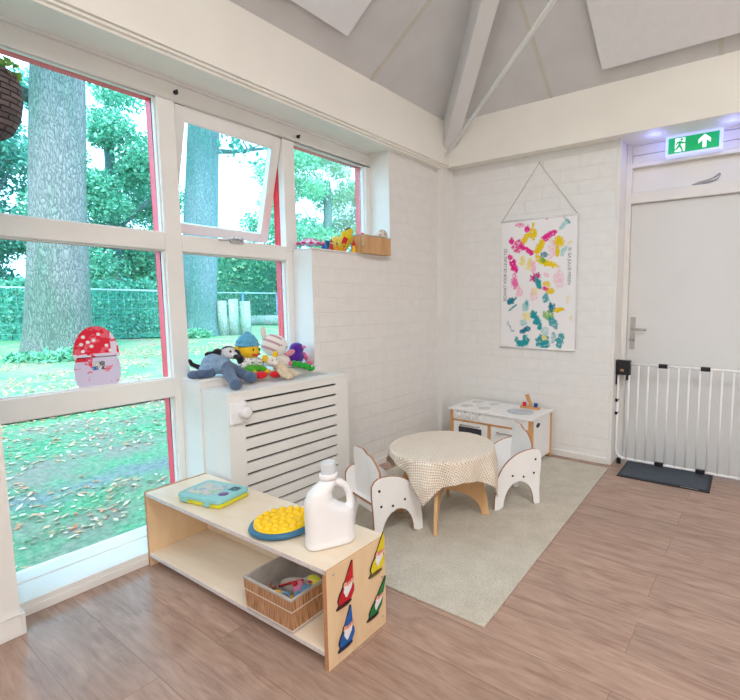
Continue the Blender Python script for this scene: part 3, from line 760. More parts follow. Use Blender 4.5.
# cloth
k = NT('waffle cloth'); tc = k.n('ShaderNodeUVMap', uv_map='flat'); mp = k.n('ShaderNodeMapping'); mp.inputs['Scale'].default_value = (330, 330, 1); k.l(tc.outputs[0], mp.inputs['Vector'])
sp = k.n('ShaderNodeSeparateXYZ'); k.l(mp.outputs[0], sp.inputs[0])
s1 = k.n('ShaderNodeMath', operation='SINE'); k.l(sp.outputs[0], s1.inputs[0]); s2 = k.n('ShaderNodeMath', operation='SINE'); k.l(sp.outputs[1], s2.inputs[0])
pr = k.n('ShaderNodeMath', operation='MULTIPLY'); k.l(s1.outputs[0], pr.inputs[0]); k.l(s2.outputs[0], pr.inputs[1])
m5 = k.n('ShaderNodeMath', operation='MULTIPLY_ADD'); m5.inputs[1].default_value = .5; m5.inputs[2].default_value = .5; k.l(pr.outputs[0], m5.inputs[0])
k.base(k.ramp(m5.outputs[0], [(.05, lin((200, 168, 130))), (.28, lin((232, 214, 190))), (.6, lin((248, 240, 230)))])); k.rough(.95)
k.bump(m5.outputs[0], .9, .006)
a_half = .372; CA = math.radians(18)
nr, nt = 46, 192
vs = []; uv = []
def cloth_pt(th, s):
    """s 0..1 from the centre to the hem"""
    loc = th-CA+PI/4
    c_, s_ = abs(math.cos(loc)), abs(math.sin(loc)); Le = a_half/max(c_, s_)+.06*math.cos(th-CA)
    Le = min(Le, .61); Rr = TR_+.004
    rad = s*Le
    if rad <= Rr: return (rad*math.cos(th), rad*math.sin(th), TZ+.003), rad
    dr = rad-Rr; maxd = Le-Rr
    wave = math.sin(th*9+.6)*.5+math.sin(th*17+2.1)*.28+math.sin(th*5+1)*.25
    k_ = min(1, dr/.12)
    out = .006+.004*math.sin(min(1, dr/.02)*PI/2)+wave*.042*k_*(.35+maxd*3.2)+.012*k_
    z = TZ+.003-dr*(.985 if dr > .012 else .55)
    out = max(out, .003)
    return ((Rr+out)*math.cos(th), (Rr+out)*math.sin(th), z), rad
me = bpy.data.meshes.new('tablecloth')
for i in range(nr+1):
    for j in range(nt):
        th = 2*PI*j/nt; loc = th-CA+PI/4; Le = min(.61, a_half/max(abs(math.cos(loc)), abs(math.sin(loc)))+.06*math.cos(th-CA))
        s0 = (TR_-.005)/Le
        s = (i/14*s0) if i <= 14 else s0+(1-s0)*(i-14)/(nr-14)
        p, rad = cloth_pt(th, s); vs.append(p); uv.append((rad*math.cos(loc), rad*math.sin(loc)))
fs = [(i*nt+j, i*nt+(j+1) % nt, (i+1)*nt+(j+1) % nt, (i+1)*nt+j) for i in range(nr) for j in range(nt)]
me.from_pydata(vs, [], fs); me.materials.append(k.m)
ul = me.uv_layers.new(name='flat')
for lp in me.loops: ul.data[lp.index].uv = uv[lp.vertex_index]
me.polygons.foreach_set('use_smooth', [True]*len(me.polygons))
o = bpy.data.objects.new('tablecloth', me); COL.objects.link(o); o.location = (*TC, 0)
md = o.modifiers.new('t', 'SOLIDIFY'); md.thickness = .003; md.offset = 1
tagk(o, 'beige waffle weave tablecloth draped over the small round table', 'tablecloth')

# ------------------------------------------------------------------ chairs
def child_chair(p_back, facing, label, flip=False):
    """p_back: floor point of the near side panel's rear foot ; x local = forward, y local = towards the far panel"""
    ang = math.atan2(facing[1], facing[0])
    r = empty('toddler_chair', (p_back[0], p_back[1], ZR), ang); tagk(r, label, 'chair', 'white toddler chairs at the round table')
    Wd, Dp, t = .29, .308, .015
    poly = [(0, 0), (.035, 0)]
    N = 14
    for i in range(N+1):
        a = PI*i/N; poly.append((.142-.102*math.cos(a)+.004, .015+.145*math.sin(a)))
    poly += [(Dp-.032, 0), (Dp, 0), (Dp-.003, .07), (Dp-.012, .13)]
    for i in range(1, 12):
        a = PI/2*i/11; poly.append((.055+(Dp-.067)*math.cos(a),   .13+.22*math.sin(a)))
    poly += [(.03, .348), (.008, .336), (-.006, .312), (-.007, .26), (.0, .18), (.004, .09)]
    for y0 in (0, Wd-t):
        m = MB(); m.prism(poly, 0, t, lambda a, b_, tt: (a, y0+tt, b_), 0, 1); m.build('side_panel', [M['white_lam'], M['edge_brown']], r, bevel=.0015)
    m = MB(); m.box(.03, Dp-.035, t+.0005, Wd-t-.0005, .185, .20); o = m.build('seat', [M['white_lam'], M['edge_brown']], r, bevel=.002)
    for p in o.data.polygons: p.material_index = 0 if abs(p.normal.z) > .9 else 1
    A_, B_ = t+.0005, Wd-t-.0005; W_ = B_-A_
    prof_ = [(0, .13), (1, .13), (1, .44), (.97, .455), (.92, .461), (.62, .463), (.54, .455), (.46, .443), (.38, .440), (.28, .434), (.16, .415), (.05, .388), (0, .372)]
    bp = [((B_-W_*u_) if flip else (A_+W_*u_), z_) for u_, z_ in prof_]
    if flip: bp = bp[::-1]
    lean = .03
    m = MB(); m.prism(bp, 0, .012, lambda a, b_, tt: (.052+tt-(b_-.18)*lean*1.3, a, b_), 0, 1); m.build('backrest', [M['white_lam'], M['edge_brown']], r, bevel=.0015)
    for y_, sg_ in ((0, -1), (Wd, 1)):
        for bx, bz in ((.035, .285), (.045, .20), (.115, .185), (.19, .20)):
            m = MB(); m.tube([(bx, y_, bz), (bx, y_+sg_*.003, bz)], .0065, 12); m.build('bolt', M['black'], r)
    return r
child_chair((.838, -1.900), (.27, .963), 'white toddler chair between the laundry jug and the round table')
child_chair((1.330-.81*.29, -.952+.59*.29), (-.59, -.81), 'white toddler chair standing between round table and play kitchen', True)

# ------------------------------------------------------------------ play kitchen
pk = empty('play_kitchen', (.30, -.43, ZR)); tagk(pk, 'white and beech wooden play kitchen with hob and sink in the corner', 'play kitchen')
KW, KD, KH = .735, .385, .378
wl_ = M['white_lam']; be = M['beech']
m = MB(); m.box(-.012, KW+.012, -.012, KD, KH-.016, KH)
m.build('worktop', wl_, pk, bevel=.002)
m = MB(); m.box(0, .03, 0, .03, 0, KH-.016); m.build('post', be, pk)
m = MB(); m.box(KW-.03, KW, 0, .03, 0, KH-.016); m.build('post', be, pk)
m = MB(); m.box(KW-.03, KW, KD-.03, KD, 0, KH-.016); m.build('post', be, pk)
m = MB(); m.box(0, .03, KD-.03, KD, 0, KH-.016); m.build('post', be, pk)
m = MB(); m.box(.355, .38, .002, .02, .03, .285); m.build('post', be, pk)
m = MB(); m.box(.03, KW-.03, .0, .022, .275, .288); m.build('rail', be, pk)
m = MB(); m.box(.03, KW-.03, .002, .02, .289, KH-.016); m.build('control_panel', wl_, pk)
m = MB(); m.box(.03, KW-.03, .02, KD-.01, .02, .032); m.box(.03, KW-.03, KD-.012, KD-.004, .02, KH-.02); m.box(0.002, .012, .03, KD-.03, .02, KH-.02); m.build('carcass', wl_, pk)
# side panel; dark oval paints in the shade inside the hand hole
m = MB(); m.box(KW-.012, KW-.004, .03, KD-.03, .045, KH-.017); m.build('side_panel', wl_, pk)
m = MB(); m.ell((KW-.003, .12, .305), (.003, .036, .018), 20); m.build('hand_hole_shade', Mc('painted hand hole shade', (38, 44, 56)), pk)
m = MB(); m.box(KW-.028, KW-.004, .0, KD, .03, .045); m.build('bottom_rail', wl_, pk)
od = MB(); od.box(.033, .353, 0, .016, .035, .272); odo = od.build('oven_door', wl_, pk, bevel=.002)
m = MB(); m.box(.085, .30, -.002, .0, .13, .232); m.build('oven_window', Mc('dark oven window', (64, 62, 74), .2), odo)
m = MB(); m.tube([(.11, 0, .250), (.11, -.022, .250), (.28, -.022, .250), (.28, 0, .250)], .005, 8); m.build('handle', M['chrome'], odo)
rd = MB(); rd.box(.383, KW-.033, 0, .016, .035, .272); rdo = rd.build('cupboard_door', wl_, pk, bevel=.002)
m = MB(); m.tube([(.45, 0, .235), (.45, -.022, .235), (.60, -.022, .235), (.60, 0, .235)], .005, 8); m.build('handle', M['chrome'], rdo)
for x in (.075, .145, .215, .285):
    m = MB(); m.tube([(x, .002, .325), (x, -.018, .325)], .021, 20); m.box(x-.004, x+.004, -.024, -.017, .306, .344); kn = m.build('hob_knob', M['white_plastic'], pk, bevel=.0015)
    m = MB(); m.box(x-.002, x+.002, -.002, .001, .350, .358); m.build('mark', M['black'], kn)
m = MB(); m.box(.02, .36, .01, .36, KH, KH+.004); hb = m.build('hob', wl_, pk, bevel=.001)
gb = Mc('grey hob ring', (222, 223, 225))
for x, y, r_ in ((.105, .105, .05), (.27, .10, .048), (.11, .27, .055), (.27, .27, .046)):
    m = MB(); m.lathe([(r_, 0), (r_, .0015), (.001, .0015)], (x, y, KH+.004), 28); m.build('ring', gb, hb)
m = MB(); m.lathe([(.062, .0), (.10, .001), (.105, .004), (.10, .006), (.085, .004), (.05, .0025), (.001, .002)], (.56, .16, KH), 36, sx=1.05, sy=.85); m.build('sink_bowl', Mc('pale blue grey sink', (196, 208, 220), .3), pk)
m = MB(); m.box(.49, .66, .295, .325, KH, KH+.018); tp = m.build('tap_base', M['beech'], pk, bevel=.003)
m = MB(); m.box(.566, .588, .30, .32, KH+.018, KH+.055); m.prism([(.56, .055), (.588, .05), (.558, .125), (.53, .115)], .298, .322, lambda a, b_, t_: (a, t_, KH+b_-.005)); m.build('spout', M['beech'], tp, bevel=.003)
m = MB(); m.tube([(.525, .31, KH+.018), (.525, .31, KH+.05)], .016, 18); m.build('tap_knob', redp, tp, bevel=.003)['label'] = 'red tap knob'
m = MB(); m.tube([(.625, .31, KH+.018), (.625, .31, KH+.05)], .016, 18); m.build('tap_knob', Mc('blue', (24, 70, 150)), tp, bevel=.003)['label'] = 'blue tap knob'

# ------------------------------------------------------------------ poster
po = empty('painted_wall_hanging', (.87, -.012, .87)); tagk(po, 'white cloth wall hanging with childrens pink, yellow and teal paint prints', 'wall hanging')
PW, PHt = .655, 1.045
def px2uv(X, Y):
    u = (X-500.4)/(76.0); top = 220.8-6.3*u; bot = 347.5+3.5*u; return u, (bot-Y)/(bot-top)
blobs = []
cA = dict(P=(232, 34, 146), Y=(238, 206, 8), T=(26, 158, 168), B=(12, 122, 150), L=(246, 178, 200), M=(196, 24, 130), O=(244, 130, 60), G=(120, 180, 60), K=(240, 112, 180), F=(160, 212, 212), W=(240, 224, 120))
l3 = [(195, 120, 36, 16, 0, 'P', .55), (262, 155, 24, 30, 0, 'P', 1), (312, 122, 10, 22, 0, 'Y', 1), (312, 200, 27, 45, 0, 'Y', 1), (245, 240, 26, 62, 35, 'Y', 1), (118, 262, 20, 28, 0, 'P', .9), (175, 310, 42, 50, 30, 'P', .8), (250, 330, 62, 18, 35, 'P', 1), (302, 362, 26, 20, 10, 'P', .9), (378, 305, 26, 62, 20, 'Y', 1), (350, 355, 22, 24, 0, 'Y', 1),
      (462, 205, 58, 22, -25, 'P', .9), (430, 235, 24, 24, 0, 'P', .9), (540, 270, 38, 46, 0, 'Y', 1), (530, 355, 17, 52, 5, 'Y', 1), (575, 355, 18, 42, 30, 'F', .7), (608, 95, 30, 12, 45, 'T', .7), (572, 130, 38, 14, -50, 'F', .8), (412, 385, 26, 22, 0, 'B', .75), (450, 462, 84, 24, 18, 'Y', 1), (368, 420, 18, 36, -35, 'Y', .9), (405, 432, 20, 24, 0, 'G', .9),
      (108, 405, 20, 22, 0, 'P', .9), (135, 475, 28, 56, -20, 'P', .95), (222, 438, 22, 40, 0, 'W', .8), (285, 462, 24, 46, 15, 'W', .8), (322, 490, 24, 46, 0, 'L', .6), (150, 620, 28, 56, 0, 'K', .7), (338, 582, 42, 30, -40, 'M', .9), (368, 630, 20, 50, -20, 'T', .9), (480, 340, 30, 70, 0, 'L', .4), (545, 600, 44, 70, 0, 'L', .35), (440, 640, 28, 22, 0, 'Y', .8), (430, 64, 12, 10, -30, 'P', .9), (464, 52, 8, 6, 0, 'P', .9), (620, 285, 24, 10, -40, 'W', .5), (440, 560, 30, 14, 20, 'L', .6)]
l4 = [(160, 20, 26, 36, -10, 'K', .85), (200, 100, 28, 40, 0, 'L', .6), (125, 185, 44, 26, -38, 'B', .95), (145, 240, 44, 8, -38, 'T', .8), (380, 35, 18, 34, 0, 'T', .9), (480, 88, 32, 30, 0, 'Y', .9), (445, 70, 22, 16, 10, 'P', .9), (462, 74, 10, 10, 0, 'O', 1), (448, 158, 26, 42, 0, 'T', .75), (262, 235, 24, 55, 10, 'F', .85), (272, 215, 10, 30, 0, 'T', .7), (502, 245, 30, 48, -5, 'B', 1), (565, 268, 42, 20, -12, 'Y', 1), (338, 310, 32, 32, 0, 'T', 1), (368, 365, 32, 46, -25, 'T', 1), (398, 415, 18, 34, -10, 'T', 1), (478, 315, 42, 40, 0, 'G', .75), (515, 380, 28, 44, -25, 'T', .8), (545, 425, 14, 24, 0, 'T', .7), (272, 325, 30, 40, 0, 'W', .65), (245, 390, 26, 26, 0, 'F', .8),
      (95, 385, 8, 22, 15, 'F', .8), (120, 430, 8, 34, -25, 'T', .5), (140, 462, 20, 7, 0, 'T', .6), (262, 452, 50, 22, -22, 'B', 1), (210, 582, 40, 28, 35, 'T', 1), (180, 545, 18, 24, 20, 'T', .8), (270, 558, 30, 52, 0, 'T', 1), (425, 562, 54, 56, 12, 'T', .95), (436, 520, 18, 26, 0, 'W', .9), (580, 545, 28, 62, 12, 'T', .85), (450, 465, 30, 34, 0, 'F', .65), (520, 520, 20, 38, 0, 'T', .5), (335, 130, 28, 46, 0, 'L', .45), (645, 165, 12, 44, 10, 'W', .35), (670, 340, 10, 30, 0, 'W', .4), (345, 90, 30, 30, 0, 'W', .45)]
for x, y, rx, ry, a, c, dns in l3: blobs.append((498+x/8.75, 210+y/8.75, rx/8.75, ry/8.75, a, c, dns))
for x, y, rx, ry, a, c, dns in l4: blobs.append((498+x/9.02, 280+y/9.02, rx/9.02, ry/9.02, a, c, dns))
def postercol(A, B):
    U, V = A/PW, B/PHt; X = 500.4+76*U; top = 220.8-6.3*U; bot = 347.5+3.5*U; Yp = bot-V*(bot-top)
    out = np.ones(A.shape+(3,))*np.array(lin((243, 243, 246)))
    for i, (cx, cy, rx, ry, a, c, dns) in enumerate(blobs):
        ca, sa = math.cos(math.radians(a)), math.sin(math.radians(a)); dx, dy = X-cx, Yp-cy
        e = np.sqrt(((dx*ca+dy*sa)/rx)**2+((-dx*sa+dy*ca)/ry)**2)/1.2
        n1 = fbm(X, Yp, i+1, .35, 3); n2 = fbm(X, Yp, i+101, .8, 3)
        al = np.clip((1.08-e+(n1-.5)*1.1)*4, 0, 1)*np.where(n2 < .36+dns*.36, 1, .35)*min(1, .35+dns*.7)
        col = np.array(lin(cA[c])); out = out*(1-al[..., None])+col*al[..., None]
    return out
M['vcol2'] = vcol('painted canvas', .85, .3, 500)
painted_grid('cloth', PW, PHt, 190, 300, lambda a, b_, t_: (-PW/2+a, .002*math.sin(a*9)*0-.003+t_, b_), postercol, M['vcol2'], po, thick=.0012)
m = MB(); m.tube([(-PW/2-.006, 0, PHt), (PW/2+.006, 0, PHt)], .009, 12); m.build('rod', plain('white cloth covered rod', (236, 236, 238), .7), po)
m = MB(); m.tube([(-PW/2-.004, 0, 0), (PW/2+.004, 0, 0)], .009, 12); m.build('rod', plain('white cloth covered rod lower', (236, 236, 238), .7), po)
m = MB(); m.tube([(-PW/2+.006, -.003, PHt+.004), (0, .004, 1.475), (PW/2, -.003, PHt+.004)], .0022, 6); m.build('string', plain('tan string', (176, 160, 136), .8), po)
m = MB(); m.ell((0, .008, 1.478), .006, 10); m.build('nail', M['chrome'], po)
def text(body, size, mat, parent, loc, rot, name='lettering', ext=.0004, sx=1):
    cu = bpy.data.curves.new(name, 'FONT'); cu.body = body; cu.size = size; cu.extrude = ext; cu.align_x = 'LEFT'
    tmp = bpy.data.objects.new(name, cu); COL.objects.link(tmp)
    dg = bpy.context.evaluated_depsgraph_get(); me_ = bpy.data.meshes.new_from_object(tmp.evaluated_get(dg)); bpy.data.objects.remove(tmp)
    me_.materials.clear(); me_.materials.append(mat)
    o_ = bpy.data.objects.new(name, me_); COL.objects.link(o_); o_.parent = parent; o_.location = loc; o_.rotation_euler = rot; o_.scale = (sx, 1, 1); return o_
ink = plain('grey ink', (112, 116, 128), .8)
text('BEDANKT VOOR DE LEUKE TIJD', .038, ink, po, (-PW/2+.052, -.0045, .385), Euler((PI/2, -PI/2, 0)), sx=.80)
text('IK GA JULLIE MISSEN', .036, ink, po, (PW/2-.068, -.0045, .80), Euler((PI/2, PI/2, 0)), sx=.88)

# ------------------------------------------------------------------ mushroom drawing on the pane
mu = empty('paper_mushroom', (GX+.008, -2.645, .848)); tagk(mu, 'red painted paper mushroom stuck on the middle window pane', 'paper craft')
def mu_frame(x0, z0): return lambda a, b_, t_: (t_, x0+a, z0+b_)
Wc, Hc = .188, .15
def cap_mask(A, B):
    x = (A-Wc/2)/(Wc/2); y = B/Hc; return (np.abs(x)**2.2+np.clip(y, 0, 1)**2.2 <= 1.0)
dots = [(.045, .10), (.062, .075), (.085, .082), (.075, .055), (.135, .055), (.035, .065), (.04, .032), (.105, .11), (.15, .03)]
def cap_col(A, B):
    out = np.ones(A.shape+(3,))*np.array(lin((224, 32, 58))); n = fbm(A*100, B*100, 5, .5); n2 = fbm(A*100, B*100, 8, .25)
    out[n > .6] = lin((236, 100, 122)); m_ = ((A > .15) & (n2 > .48)) | ((B < .018) & (n2 > .5)); out[m_] = lin((226, 216, 236))
    for x, y in dots: out[(A-x)**2+(B-y)**2 < .0078**2] = lin((236, 230, 236))
    return out
M['vcol3'] = vcol('painted paper', .8)
painted_grid('mushroom_cap', Wc, Hc, 90, 70, mu_frame(-Wc/2, .138), cap_col, M['vcol3'], mu, cap_mask, .001)
Ws, Hs = .19, .145
def st_mask(A, B):
    x = (A-Ws/2)/(Ws/2); y = (B-.075)/.11; return (np.abs(x)**2.4+np.abs(y)**2.4 <= 1.0)
def st_col(A, B):
    out = np.ones(A.shape+(3,))*np.array(lin((214, 206, 232))); n = fbm(A*100, B*100, 15, .55)
    out[(B > .09) & (A < .075) & (n > .58)] = lin((226, 60, 90)); out[(B > .125) & (A < .06)] = lin((222, 40, 66)); out[(n > .74)] = lin((230, 120, 150)); return out
painted_grid('mushroom_stem', Ws, Hs, 80, 60, mu_frame(-Ws/2, -.003), st_col, M['vcol3'], mu, st_mask, .001)
def ph_col(A, B):
    out = np.ones(A.shape+(3,))*np.array(lin((190, 196, 204))); n = fbm(A*300, B*300, 21, .4)
    out[(A < .022) & (B < .018)] = lin((40, 110, 180)); out[(A > .028)] = lin((90, 96, 110)); out[n > .6] = lin((226, 220, 216)); return out
painted_grid('glued_photo', .05, .042, 26, 22, lambda a, b_, t_: (.0016+t_, -.022+a, .078+b_), ph_col, M['vcol3'], mu, None, .0006)

# ------------------------------------------------------------------ soft toys on the radiator ledge
ZN = .845; ZRt = .80
grp = 'soft toys on the radiator cover'
# blue grey plush dog, lying
dg_ = empty('plush_dog', (0, -2.12, 0)); tagk(dg_, 'blue grey plush dog with black and white head lying at the left end', 'soft toy', grp)
gb1 = plush('blue grey fur', (150, 182, 212), (112, 144, 180), 150, 1); gb2 = plush('darker blue grey fur', (92, 116, 148), (66, 88, 120))
nb = plush('navy black fur', (26, 30, 48), (16, 18, 30)); wf = plush('white fur', (236, 238, 242))
m = MB()
m.ell((-.075, -.055, .912), (.056, .060, .060)); m.ell((-.07, -.09, .885), (.045, .045, .04)); m.ell((-.05, -.01, .90), (.05, .045, .05))
o = m.build('body', gb1, dg_, remesh=.006)
m = MB(); m.tube([(-.04, -.07, .878), (-.05, -.11, .870), (-.06, -.15, .866)], [.028, .026, .024], 12); m.ell((-.065, -.168, .868), (.028, .03, .023)); m.build('arm', gb2, dg_, remesh=.005)
m = MB(); m.tube([(-.03, .0, .90), (.03, -.03, .872), (.10, -.055, .85), (.16, -.075, .832)], [.036, .032, .028, .026], 12); m.ell((.185, -.085, .832), (.034, .034, .031)); m.build('leg', gb2, dg_, remesh=.005)
m = MB(); m.tube([(-.03, .02, .885), (.03, .03, .864), (.07, .045, .850)], [.034, .03, .027], 12); m.ell((.095, .055, .840), (.034, .036, .034)); m.build('leg', gb2, dg_, remesh=.005)
m = MB(); m.tube([(-.09, -.12, .90), (-.11, -.15, .92), (-.10, -.165, .945)], [.014, .012, .008], 10); m.build('tail', nb, dg_)
m = MB(); m.ell((-.055, .025, .968), (.04, .042, .036)); m.ell((-.02, .03, .955), (.028, .026, .022)); hd_ = m.build('head', wf, dg_, remesh=.005)
m = MB(); m.ell((-.075, -.025, .975), (.022, .028, .022)); m.ell((-.09, -.06, .965), (.02, .03, .018)); m.build('ear', nb, hd_, remesh=.004)
m = MB(); m.ell((-.045, .068, .955), (.022, .02, .03)); m.ell((-.03, .078, .925), (.02, .018, .03)); m.build('ear', nb, hd_, remesh=.004)
m = MB(); m.ell((-.062, .028, .985), (.034, .036, .022)); m.build('crown_patch', nb, hd_)
m = MB(); m.ell((.008, .034, .95), (.016, .019, .014)); m.build('nose', nb, hd_)
for yy in (.015, .045):
    m = MB(); m.ell((-.018, yy, .978), (.006, .006, .008), 10); m.build('eye', blackp, hd_)

# rag doll with blue knitted hat
dl = empty('rag_doll', (-.055, -1.975, 0)); tagk(dl, 'yellow rag doll in light blue hat and green trousers, seated', 'soft toy', grp)
yfa = plush('yellow felt', (240, 200, 30), (222, 176, 14), 120, .3); hatm = plush('light blue knit', (98, 180, 214), (70, 150, 190), 90, .6)
k = NT('white shirt with dark squiggles'); v = k.coord(scale=(1, 1, 1)); nz = k.n('ShaderNodeTexNoise'); nz.inputs['Scale'].default_value = 75; nz.inputs['Detail'].default_value = 1; k.l(v, nz.inputs['Vector'])
k.base(k.ramp(nz.outputs['Fac'], [(.36, lin((60, 64, 84))), (.40, lin((236, 238, 240)))])); k.rough(.9)
shirt = k.m; grn = plush('green felt', (72, 176, 20), (50, 150, 10), 120, .4); rdf = plush('red felt', (226, 22, 40), (200, 12, 30), 120, .3)
m = MB(); m.ell((0, 0, .968), (.060, .066, .050)); hd_ = m.build('head', yfa, dl, remesh=.006)
m = MB(); m.ell((-.01, -.066, .985), .016); m.build('ear', yfa, hd_)
m = MB(); m.ell((-.010, .0, 1.018), (.058, .064, .042)); m.ell((-.006, 0, 1.045), (.042, .046, .026)); m.ell((-.004, 0, 1.074), (.014, .015, .011)); m.build('hat', hatm, dl, remesh=.005)
m = MB(); m.tube([((.052*math.cos(a)-.006), .060*math.sin(a), 1.004) for a in [2*PI*i/20 for i in range(21)]], .009, 8, caps=False); m.build('hat_brim', hatm, dl)
for yy in (-.005, .035):
    m = MB(); m.ell((.056, yy, .978), (.005, .005, .008), 10); m.build('eye', blackp, hd_)
m = MB(); m.tube([(.055, -.012, .955), (.060, .012, .944), (.055, .036, .952)], .005, 8); m.build('mouth', rdf, hd_)
m = MB(); m.ell((0, 0, .910), (.045, .066, .042)); m.ell((.02, -.055, .895), (.03, .025, .03)); m.ell((.02, .055, .895), (.03, .025, .03)); m.build('shirt', shirt, dl, remesh=.006)
m = MB(); m.ell((.03, -.005, .867), (.055, .075, .026)); m.ell((.055, -.04, .86), (.045, .03, .022)); m.ell((.06, .04, .86), (.04, .028, .022)); m.ell((.06, 0, .87), (.03, .02, .02)); m.build('trousers', grn, dl, remesh=.005)
m = MB(); m.tube([(.07, -.035, .856), (.095, -.025, .846)], .019, 10); m.build('sock', yfa, dl)
m = MB(); m.tube([(.08, .045, .854), (.10, .06, .842)], .018, 10); m.build('sock', yfa, dl)
m = MB(); m.ell((.12, -.005, .838), (.026, .04, .022)); m.build('shoe', rdf, dl)['label'] = 'red shoe'
m = MB(); m.ell((.13, .085, .832), (.026, .042, .021)); m.build('shoe', rdf, dl)['label'] = 'red shoe'

# white striped plush
rb = empty('plush_rabbit', (-.075, -1.79, 0)); tagk(rb, 'white plush rabbit with pink striped head leaning on the pane', 'soft toy', grp)
k = NT('white fur with dusty pink bands'); v = k.coord(scale=(1, 1, 1), rot=(.5, 0, 0)); sp = k.n('ShaderNodeSeparateXYZ'); k.l(v, sp.inputs[0])
mm = k.n('ShaderNodeMath', operation='MULTIPLY_ADD'); mm.inputs[1].default_value = 150; mm.inputs[2].default_value = 1.2; k.l(sp.outputs[2], mm.inputs[0])
sn = k.n('ShaderNodeMath', operation='SINE'); k.l(mm.outputs[0], sn.inputs[0])
lt_ = k.n('ShaderNodeMath', operation='LESS_THAN'); lt_.inputs[1].default_value = .0; k.l(sp.outputs[1], lt_.inputs[0])
g2 = k.n('ShaderNodeMath', operation='GREATER_THAN'); g2.inputs[1].default_value = .45; k.l(sn.outputs[0], g2.inputs[0])
ml = k.n('ShaderNodeMath', operation='MULTIPLY'); k.l(lt_.outputs[0], ml.inputs[0]); k.l(g2.outputs[0], ml.inputs[1])
k.base(k.mix(ml.outputs[0], lin((238, 234, 232)), lin((196, 158, 172)))); k.rough(.95)
wplain = plush('cream white fur', (238, 232, 226), (222, 214, 206), 200, .5)
m = MB(); m.ell((0, 0, 0), (.062, .088, .07), 20, rot=Euler((-.35, 0, 0))); hd_ = m.build('head', k.m, rb, loc=(.0, .0, .985), sub=1)
m = MB(); m.ell((0, .03, .885), (.05, .075, .045)); m.ell((.045, .055, .868), (.05, .03, .025)); m.ell((.055, -.015, .866), (.045, .026, .022)); m.build('body', wplain, rb, remesh=.006)
m = MB(); m.ell((0, 0, 0), (.012, .018, .042), rot=Euler((.15, 0, 0))); m.build('ear', wplain, rb, loc=(.0, -.07, 1.065))
m = MB(); m.ell((.0, .0, 0), (.012, .02, .04), rot=Euler((1.9, 0, 0))); m.build('ear', plush('pink ear', (240, 160, 180)), rb, loc=(.02, .095, .93))
for yy in (.02, .055):
    m = MB(); m.ell((.058, yy-.01, .995-yy*.4), (.004, .006, .005), 10); m.build('eye', Mc('grey green eye', (120, 140, 140)), rb)

# cream bunny comforter with yellow ears
cb_ = empty('plush_comforter', (.055, -1.885, 0)); tagk(cb_, 'small cream plush with yellow ears and hanging cloth body', 'soft toy', grp)
m = MB(); m.ell((-.02, .0, .905), (.03, .036, .03)); m.ell((.01, .0, .895), (.018, .02, .016)); hd_ = m.build('head', wplain, cb_, remesh=.004)
m = MB(); m.ell((-.03, -.036, .922), (.01, .02, .026), rot=Euler((.6, 0, 0))); m.build('ear', yfa, hd_)
m = MB(); m.ell((-.035, .03, .936), (.01, .018, .028), rot=Euler((-.4, 0, 0))); m.build('ear', yfa, hd_)
for yy in (-.015, .012):
    m = MB(); m.ell((.004, yy, .915), .004, 8); m.build('eye', blackp, hd_)
m = MB(); m.tube([(-.01, .02, .88), (.03, .035, .86), (.07, .03, .84), (.11, .035, .815)], [.03, .026, .022, .014], 10); m.tube([(.02, .02, .862), (.06, .07, .84), (.08, .09, .82)], [.018, .018, .012], 10); m.tube([(.03, 0, .86), (.08, -.005, .83), (.12, .01, .812)], [.014, .012, .01], 8); m.build('cloth_body', plush('cream beige fur', (232, 216, 190), (206, 184, 152)), cb_, remesh=.004)

# purple bird
pb = empty('plush_bird', (-.08, -1.625, 0)); tagk(pb, 'purple plush bird with pink beak and wings by the reveal', 'soft toy', grp)
pur = plush('purple plush', (92, 30, 170), (64, 16, 130)); pkp = plush('pink plush', (244, 120, 168), (226, 96, 146))
m = MB(); m.ell((0, 0, .95), (.045, .045, .042)); m.ell((0, -.01, .90), (.048, .055, .052)); m.build('body', pur, pb, remesh=.006)
m = MB(); m.ell((.045, .022, .962), (.012, .016, .008)); m.build('beak', pkp, pb)
m = MB(); m.ell((0.01, .058, .895), (.016, .012, .034), rot=Euler((.35, 0, 0))); m.build('wing', pkp, pb)
m = MB(); m.ell((.0, -.068, .92), (.014, .01, .032), rot=Euler((-.5, 0, 0))); m.build('wing', pkp, pb)
m = MB(); m.ell((.05, .055, .858), (.028, .02, .011)); m.build('foot', pkp, pb)
m = MB(); m.ell((.05, -.02, .858), (.028, .018, .011)); m.build('foot', pkp, pb)
# green caterpillar
gf = empty('plush_caterpillar', (.02, -1.68, 0)); tagk(gf, 'small bright green plush caterpillar with pink tail end', 'soft toy', grp)
gp = plush('bright green plush', (40, 186, 60), (16, 150, 40))
m = MB(); m.ell((0, -.045, .872), (.022, .022, .021)); m.ell((.012, -.015, .864), (.024, .024, .022)); m.ell((.026, .018, .852), (.024, .024, .022)); m.ell((.04, .05, .838), (.026, .026, .023)); m.build('body', gp, gf, remesh=.004)
m = MB(); m.ell((-.004, -.066, .876), (.014, .012, .016)); m.build('tail', pkp, gf)
for yy in (.045, .065):
    m = MB(); m.ell((.06, yy, .85), (.006, .007, .007), 10); e_ = m.build('eye', whitep, gf); m = MB(); m.ell((.066, yy, .85), .003, 8); m.build('pupil', blackp, e_)

